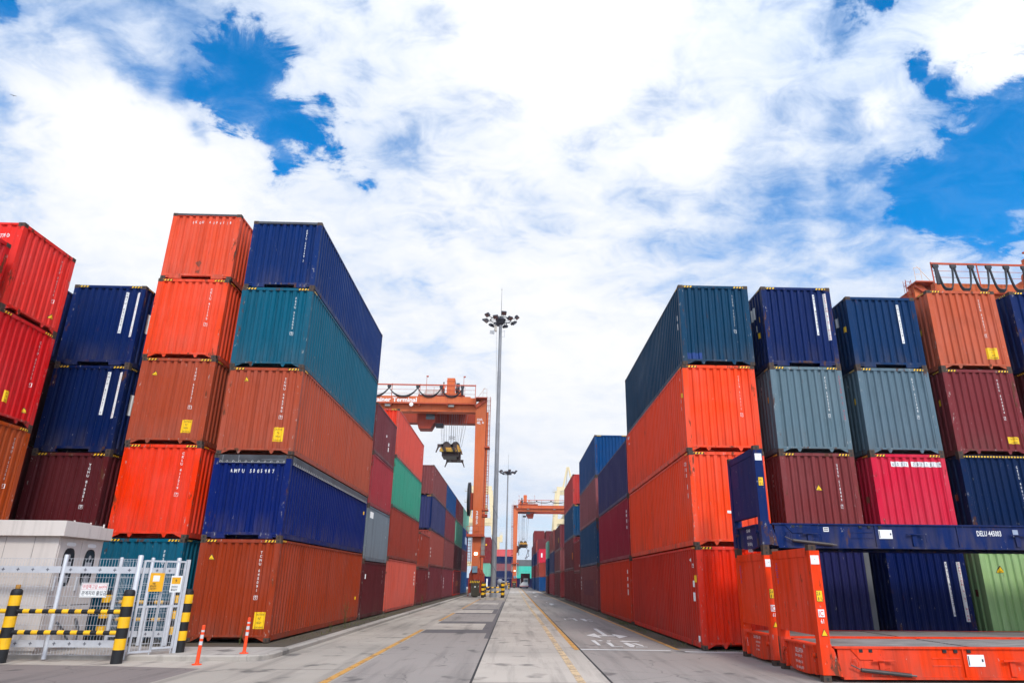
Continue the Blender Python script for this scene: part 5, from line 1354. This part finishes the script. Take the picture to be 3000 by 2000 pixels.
# ------------------------------------------------------------------ people and a bird
def person(loc, rz, label, top, legs, skin, hat=None, pose='stand'):
    t = empty('person', loc, label, 'person', None, rz)
    J = [((0, 0, .95), .135), ((0, .0, 1.15), .13), ((0, .01, 1.36), .15), ((0, 0, 1.50), .06), ((0, -.02, 1.60), .085), ((0, -.02, 1.70), .088)]
    E = [(0, 1), (1, 2), (2, 3), (3, 4), (4, 5)]
    def add(pts, root):
        last = root
        for p, r in pts: J.append((p, r)); E.append((last, len(J) - 1)); last = len(J) - 1
    for s in (-1, 1):
        add([((s * .10, 0, .88), .09), ((s * .11, -.02, .5), .065), ((s * .11, .01, .09), .045), ((s * .12, -.13, .045), .04)], 0)
        hand = (s * .17, -.30, 1.06) if pose == 'lean' else (s * .26, -.06, .84)
        elb = (s * .27, .02, 1.12)
        add([((s * .19, .01, 1.41), .058), (elb, .045), (hand, .034), ((hand[0] * .97, hand[1] - .06, hand[2] - .06), .03)], 2)
    me = bpy.data.meshes.new('body'); me.from_pydata([p for p, r in J], E, []); o = bpy.data.objects.new('body', me); COL.objects.link(o)
    sk = o.modifiers.new('skin', 'SKIN'); 
    for i, (p, r) in enumerate(J): me.skin_vertices[0].data[i].radius = (r, r * (.75 if i in (0, 1, 2) else 1))
    me.skin_vertices[0].data[0].use_root = True
    o.modifiers.new('sub', 'SUBSURF').levels = 1; o.modifiers['sub'].render_levels = 1
    dg = bpy.context.evaluated_depsgraph_get(); dg.update(); nm = bpy.data.meshes.new_from_object(o.evaluated_get(dg)); bpy.data.objects.remove(o)
    nm.name = 'body'
    for mt in (skin, top, legs, rubber): nm.materials.append(mt)
    for p in nm.polygons:
        z = p.center.z; x = abs(p.center.x); y = p.center.y
        p.material_index = 0 if z > 1.50 else (3 if z < .11 else (2 if z < .92 and x < .19 else 1))
        if (pose == 'lean' and y < -.27) or (pose != 'lean' and x > .2 and z < .90): p.material_index = 0
        p.use_smooth = True
    b = bpy.data.objects.new('body', nm); COL.objects.link(b); b.parent = t
    m = MB(); m.lathe([(.105, 1.69), (.108, 1.74), (.085, 1.80), (.04, 1.825), (.001, 1.83)], (0, -.015, 0), 16)
    if hat: m.box(-.07, .07, -.19, -.09, 1.69, 1.705)
    m.build('helmet' if hat else 'hair', hat or simple('dark_hair', (.015, .012, .01, 1)), t, False)
    m = MB(); m.face([(-.028, -.112, 1.62), (.028, -.112, 1.62), (0, -.132, 1.615), ]); m.face([(0, -.112, 1.665), (-.018, -.112, 1.62), (0, -.132, 1.615)]); m.face([(0, -.112, 1.665), (0, -.132, 1.615), (.018, -.112, 1.62)]); m.build('nose', skin, t)
skinm = simple('skin', C(196, 150, 122), .5)
person((-9.75, 88.5, 24.75), .3, 'person in an orange jacket standing on top of the numbered gantry crane', simple('orange_jacket', C(236, 96, 44), .7), simple('dark_trousers', (.03, .03, .04, 1), .8), skinm, None, 'lean')
person((-1.72, 168.6, 0), 2.8, 'person in a yellow jacket and dark trousers standing by the farther mast', simple('yellow_jacket', C(236, 176, 70), .7), simple('navy_trousers', (.03, .035, .07, 1), .8), skinm, simple('dark_cap', (.02, .02, .025, 1)))
t = empty('gull', (-52.3, 60.0, 48.3), 'small dark bird gliding high in the sky at the far left', 'bird', None, .5); t.scale = (.36, .36, .36)
m = MB(); pr = [(.001, -.28), (.05, -.2), (.085, 0), (.06, .16), (.04, .24), (.05, .29), (.02, .36), (.001, .40)]
m.lathe(pr, (0, 0, 0), 10); m.v = [(p[0], p[2], p[1]) for p in m.v]; m.face([(-.06, -.42, 0), (.06, -.42, 0), (.03, -.2, 0), (-.03, -.2, 0)]); m.build('body', simple('bird_grey', (.10, .10, .12, 1)), t, True)
for s in (-1, 1):
    m = MB(); a = [(s * .06, .14, .03), (s * .06, -.10, .03), (s * .35, -.09, .16), (s * .35, .15, .17), (s * .78, -.10, .08), (s * .70, .08, .10)]
    m.face([a[0], a[1], a[2], a[3]]); m.face([a[3], a[2], a[4], a[5]]); a = [(x, y, z - .02) for x, y, z in a]; m.face([a[3], a[2], a[1], a[0]]); m.face([a[5], a[4], a[2], a[3]]); m.build('wing', simple('bird_grey', (.10, .10, .12, 1)), t)

# ------------------------------------------------------------------ camera, light, sky
cam = bpy.data.cameras.new('camera'); co = bpy.data.objects.new('camera', cam); COL.objects.link(co); S.camera = co
fw, rt, up = Vector((0.02946529, 0.93981055, 0.34042316)), Vector((0.99939419, -0.03400974, 0.00738868)), Vector((-0.01852166, -0.33999922, 0.94024331))
co.matrix_world = Matrix(((rt.x, up.x, -fw.x, 0), (rt.y, up.y, -fw.y, 0), (rt.z, up.z, -fw.z, 1.8823), (0, 0, 0, 1)))
cam.sensor_width = 36; cam.lens = 2014.48 * 36 / 3000; cam.shift_x = -78.04 / 3000; cam.shift_y = -28.78 / 3000
cam.clip_start = .1; cam.clip_end = 6000

EL, AZ = math.radians(46), math.radians(163)           # sun behind the camera, to the right (azimuth clockwise from +Y)
sd = Vector((math.sin(AZ) * math.cos(EL), math.cos(AZ) * math.cos(EL), math.sin(EL)))
sl = bpy.data.lights.new('sun', 'SUN'); sl.energy = 2.2; sl.angle = math.radians(12); sl.color = (1, .955, .89)
so = bpy.data.objects.new('sun', sl); COL.objects.link(so); so.rotation_euler = sd.to_track_quat('Z', 'Y').to_euler()

w = bpy.data.worlds.new('World'); S.world = w; w.use_nodes = True; nt = w.node_tree; nt.nodes.clear()
def WN(typ, **k):
    x = nt.nodes.new(typ)
    for a, b in k.items(): setattr(x, a, b)
    return x
Lk = nt.links.new
def wm(op, a, b=None, c=None, clamp=False):
    x = WN('ShaderNodeMath', operation=op, use_clamp=clamp)
    for i, v in enumerate((a, b, c)):
        if v is None: continue
        if isinstance(v, (int, float)): x.inputs[i].default_value = v
        else: Lk(v, x.inputs[i])
    return x.outputs[0]
out = WN('ShaderNodeOutputWorld'); bg = WN('ShaderNodeBackground'); bg.inputs['Strength'].default_value = .10
sky = WN('ShaderNodeTexSky'); sky.sky_type = 'NISHITA'; sky.sun_disc = False; sky.sun_elevation = EL; sky.sun_rotation = AZ; sky.ozone_density = 3.0; sky.air_density = 1.0; sky.dust_density = .3
hs = WN('ShaderNodeMix', data_type='RGBA', blend_type='MULTIPLY'); hs.inputs[0].default_value = 1; hs.inputs[7].default_value = (.0, 1.18, 1.85, 1); Lk(sky.outputs[0], hs.inputs[6])
geo = WN('ShaderNodeTexCoord'); D = geo.outputs['Generated']
nrm = WN('ShaderNodeVectorMath', operation='NORMALIZE'); Lk(D, nrm.inputs[0]); D = nrm.outputs[0]
sp = WN('ShaderNodeSeparateXYZ'); Lk(D, sp.inputs[0])
zz = wm('ADD', wm('MAXIMUM', sp.outputs[2], 0.0), .30)
px, py = wm('DIVIDE', sp.outputs[0], zz), wm('DIVIDE', sp.outputs[1], zz)
cp = WN('ShaderNodeCombineXYZ'); Lk(px, cp.inputs[0]); Lk(py, cp.inputs[1])
def cn(scale, detail, rough, off, sx=1, dist=0.0, rot=0):
    mp = WN('ShaderNodeMapping'); mp.inputs['Location'].default_value = off; mp.inputs['Scale'].default_value = (sx, 1, 1); mp.inputs['Rotation'].default_value = (0, 0, rot); Lk(cp.outputs[0], mp.inputs[0])
    n = WN('ShaderNodeTexNoise'); n.inputs['Scale'].default_value = scale; n.inputs['Detail'].default_value = detail; n.inputs['Roughness'].default_value = rough; n.inputs['Distortion'].default_value = dist
    Lk(mp.outputs[0], n.inputs['Vector']); return n.outputs['Fac']
n1 = cn(2.0, 3, .55, (3.1, 1.7, 0), 1, .3); n2 = cn(5.2, 12, .62, (.4, 7.2, 0), .85, .55); n3 = cn(15, 9, .64, (5, 2, 1), .75, .5); n4 = cn(3.3, 10, .6, (9, 4, 2), .8, .4)
HARD = [((-0.352, 0.711, 0.609), 2.42, 1.8), ((-0.364, 0.735, 0.572), 1.19, 1.2), ((-0.331, 0.769, 0.547), 1.76, 1.5), ((-0.324, 0.752, 0.575), 1.28, 1.0), ((-0.311, 0.792, 0.525), 1.42, 1.2), ((-0.299, 0.801, 0.518), 0.85, 0.8), ((-0.271, 0.768, 0.58), 1.19, 1.1), ((-0.254, 0.804, 0.538), 1.02, 1.0), ((-0.204, 0.827, 0.524), 0.97, 1.0), ((-0.56, 0.596, 0.576), 0.8, 1.2), ((0.553, 0.674, 0.49), 3.56, 1.8), ((0.587, 0.642, 0.494), 2.84, 1.8), ((0.524, 0.708, 0.474), 1.99, 1.4), ((0.491, 0.739, 0.46), 1.65, 1.3), ((0.521, 0.731, 0.44), 2.13, 1.6), ((0.556, 0.704, 0.441), 1.99, 1.15), ((0.487, 0.758, 0.433), 1.19, 1.1), ((0.39, 0.646, 0.657), 1.37, 1.5), ((0.421, 0.627, 0.655), 0.63, 1.2), ((0.472, 0.652, 0.594), 0.97, 1.2), ((0.479, 0.658, 0.58), 0.57, 1.0), ((0.503, 0.661, 0.558), 0.43, 0.9), ((0.607, 0.679, 0.414), 3.13, 1.0)]
SOFT = [((-0.16, 0.812, 0.562), 1.71, 0.8), ((-0.405, 0.744, 0.531), 0.97, 0.8), ((-0.406, 0.699, 0.589), 1.42, 0.8), ((-0.418, 0.711, 0.566), 1.0, 0.6), ((-0.458, 0.693, 0.558), 1.28, 0.6), ((-0.475, 0.672, 0.568), 1.42, 0.5), ((-0.405, 0.658, 0.635), 1.99, 0.7), ((-0.562, 0.718, 0.41), 1.19, 1.0), ((-0.569, 0.653, 0.5), 0.85, 0.7), ((-0.512, 0.626, 0.588), 3.7, 0.4), ((0.563, 0.715, 0.415), 2.28, 0.7), ((0.382, 0.669, 0.638), 1.42, 0.8), ((0.437, 0.766, 0.47), 2.13, 0.85), ((0.362, 0.804, 0.472), 2.42, 0.8), ((0.41, 0.723, 0.555), 1.85, 0.6), ((0.34, 0.738, 0.583), 1.85, 0.55), ((0.452, 0.738, 0.5), 0.74, 0.8), ((0.419, 0.761, 0.496), 0.85, 0.8), ((0.16, 0.778, 0.607), 2.13, 0.45), ((0.083, 0.818, 0.569), 1.28, 0.5), ((-0.024, 0.792, 0.61), 1.56, 0.4), ((-0.144, 0.908, 0.394), 0.8, 0.6), ((-0.097, 0.92, 0.38), 1.19, 0.55), ((-0.082, 0.929, 0.361), 1.19, 0.5), ((-0.12, 0.946, 0.301), 1.56, 0.6), ((-0.097, 0.944, 0.314), 1.42, 0.6), ((-0.05, 0.95, 0.308), 1.85, 0.65), ((-0.02, 0.947, 0.321), 1.71, 0.5), ((-0.168, 0.937, 0.305), 1.71, 0.5), ((0.474, 0.784, 0.401), 1.71, 0.6), ((0.518, 0.663, 0.541), 1.71, 0.5), ((-0.22, 0.745, 0.63), 1.0, 0.6), ((-0.213, 0.699, 0.683), 0.85, 0.6), ((-0.133, 0.88, 0.456), 2.56, 0.3), ((0.179, 0.837, 0.516), 2.56, 0.3)]
BRIGHT = [((0.052, 0.723, 0.689), 9.39, 1.0), ((-0.502, 0.714, 0.488), 4.84, 0.7), ((-0.109, 0.864, 0.491), 4.27, 0.4), ((0.2, 0.813, 0.546), 3.13, 0.5), ((0.535, 0.612, 0.582), 3.41, 0.8), ((-0.422, 0.788, 0.449), 4.55, 0.5), ((0.256, 0.786, 0.562), 2.28, 0.5), ((0.441, 0.704, 0.556), 1.42, 0.4)]

# ragged cloud edges: look the holes up along a slightly disturbed direction
def warp(scale, amt, base):
    n = WN('ShaderNodeTexNoise'); n.inputs['Scale'].default_value = scale; n.inputs['Detail'].default_value = 7; n.inputs['Roughness'].default_value = .62; Lk(D0, n.inputs['Vector'])
    a = WN('ShaderNodeVectorMath', operation='SUBTRACT'); Lk(n.outputs['Color'], a.inputs[0]); a.inputs[1].default_value = (.5, .5, .5)
    b = WN('ShaderNodeVectorMath', operation='SCALE'); Lk(a.outputs[0], b.inputs[0]); b.inputs['Scale'].default_value = amt
    c = WN('ShaderNodeVectorMath', operation='ADD'); Lk(base, c.inputs[0]); Lk(b.outputs[0], c.inputs[1]); return c.outputs[0]
D0 = D
DW = warp(15, .075, warp(5, .05, D0)); nn = WN('ShaderNodeVectorMath', operation='NORMALIZE'); Lk(DW, nn.inputs[0]); DW = nn.outputs[0]
def blob(d, deg, amp, vec):
    vm = WN('ShaderNodeVectorMath', operation='DOT_PRODUCT'); Lk(vec, vm.inputs[0]); vm.inputs[1].default_value = Vector(d).normalized()
    k = 1.0 / (1 - math.cos(math.radians(deg)))
    return wm('MULTIPLY', wm('POWER', 2.718, wm('MULTIPLY', wm('SUBTRACT', vm.outputs['Value'], 1.0), k)), amp)
def total(L, vec):
    t = None
    for d, deg, a in L:
        b = blob(d, deg, a, vec); t = b if t is None else wm('ADD', t, b)
    return t
HARD = [(d, g * (1.15 if d[0] < 0 else 1.05), a * (.95 if d[0] < 0 else .92)) for d, g, a in HARD]; SOFT = [(d, g, a * (.55 if d[2] < .42 and d[0] < .1 else .9)) for d, g, a in SOFT]
BRIGHT += [((-.10, .95, .30), 10, .45), ((.12, .95, .28), 9, .55), ((.05, .90, .42), 8, .3), ((-.45, .85, .30), 9, .4)]
hard, soft, bright = total(HARD, DW), total(SOFT, DW), total(BRIGHT, D0)
def ms(x, a, b, c=0.0, d=1.0, smooth=True):
    m_ = WN('ShaderNodeMapRange'); m_.interpolation_type = 'SMOOTHSTEP' if smooth else 'LINEAR'
    for k_, v_ in (('From Min', a), ('From Max', b), ('To Min', c), ('To Max', d)): m_.inputs[k_].default_value = v_
    Lk(x, m_.inputs['Value']); return m_.outputs[0]
fine = wm('ADD', wm('MULTIPLY', wm('SUBTRACT', .5, n2), 1.7), wm('MULTIPLY', wm('SUBTRACT', .5, n3), 1.9))
gate = ms(hard, .04, .38)
hole = wm('MULTIPLY', wm('MULTIPLY', ms(wm('ADD', hard, wm('MULTIPLY', fine, 2.8)), .26, 1.05), gate), ms(n3, .38, .70, 1.0, .62))
vraw = wm('ADD', wm('ADD', soft, wm('MULTIPLY', hard, .5)), wm('ADD', wm('MULTIPLY', wm('MULTIPLY', fine, 1.15), ms(sp.outputs[2], .10, .5, .35, 1.0)), wm('MULTIPLY', wm('SUBTRACT', .5, n1), 1.2)))
vraw = wm('SUBTRACT', vraw, bright)
veil = ms(vraw, -.35, 1.15, 0, .84)
elsewhere = ms(sp.outputs[1], -.1, .35)                 # open sky and cloud mixed behind the camera as well
alpha = wm('MULTIPLY', wm('SUBTRACT', 1.0, hole), wm('SUBTRACT', 1.0, veil))
low = ms(sp.outputs[2], .0, .42, .62, 0.0); alpha = wm('MAXIMUM', alpha, low)
shade = ms(wm('ADD', wm('SUBTRACT', bright, vraw), wm('MULTIPLY', wm('SUBTRACT', n4, .5), 1.6)), -.75, 1.6)
cc = WN('ShaderNodeMix', data_type='RGBA'); cc.inputs[6].default_value = (4.5, 5.5, 7.2, 1); cc.inputs[7].default_value = (7.9, 7.95, 8.1, 1); Lk(shade, cc.inputs[0])
fill_glow = wm('ADD', 1.0, blob(sd, 50, 2.2, D0))              # brighter unseen cloud round the sun behind the camera, added to light container fronts
gm = WN('ShaderNodeVectorMath', operation='SCALE'); Lk(cc.outputs[2], gm.inputs[0]); Lk(fill_glow, gm.inputs['Scale'])
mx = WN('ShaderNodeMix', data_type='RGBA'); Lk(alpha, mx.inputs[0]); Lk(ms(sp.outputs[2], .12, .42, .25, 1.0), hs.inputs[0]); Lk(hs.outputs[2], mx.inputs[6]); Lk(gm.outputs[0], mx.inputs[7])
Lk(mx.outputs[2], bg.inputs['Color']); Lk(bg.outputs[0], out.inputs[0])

# thin sea air: one closed volume round the whole yard
m = MB(); m.box(-820, 820, -320, 1320, -1.0, 56)
hm = bpy.data.materials.new('haze'); hm.use_nodes = True; ht = hm.node_tree; ht.nodes.clear(); ho_ = ht.nodes.new('ShaderNodeOutputMaterial'); hv = ht.nodes.new('ShaderNodeVolumePrincipled')
hv.inputs['Density'].default_value = .00018; hv.inputs['Color'].default_value = (.92, .94, 1, 1); hv.inputs['Anisotropy'].default_value = .2; ht.links.new(hv.outputs[0], ho_.inputs['Volume'])
m.build('haze', hm)['kind'] = 'stuff'

S.view_settings.view_transform = 'Standard'; S.view_settings.look = 'None'; S.view_settings.exposure = 0.30; S.view_settings.gamma = 1.0
S.render.engine = 'CYCLES'; S.cycles.use_denoising = True; S.cycles.max_bounces = 6; S.cycles.transparent_max_bounces = 8
S.render.film_transparent = False
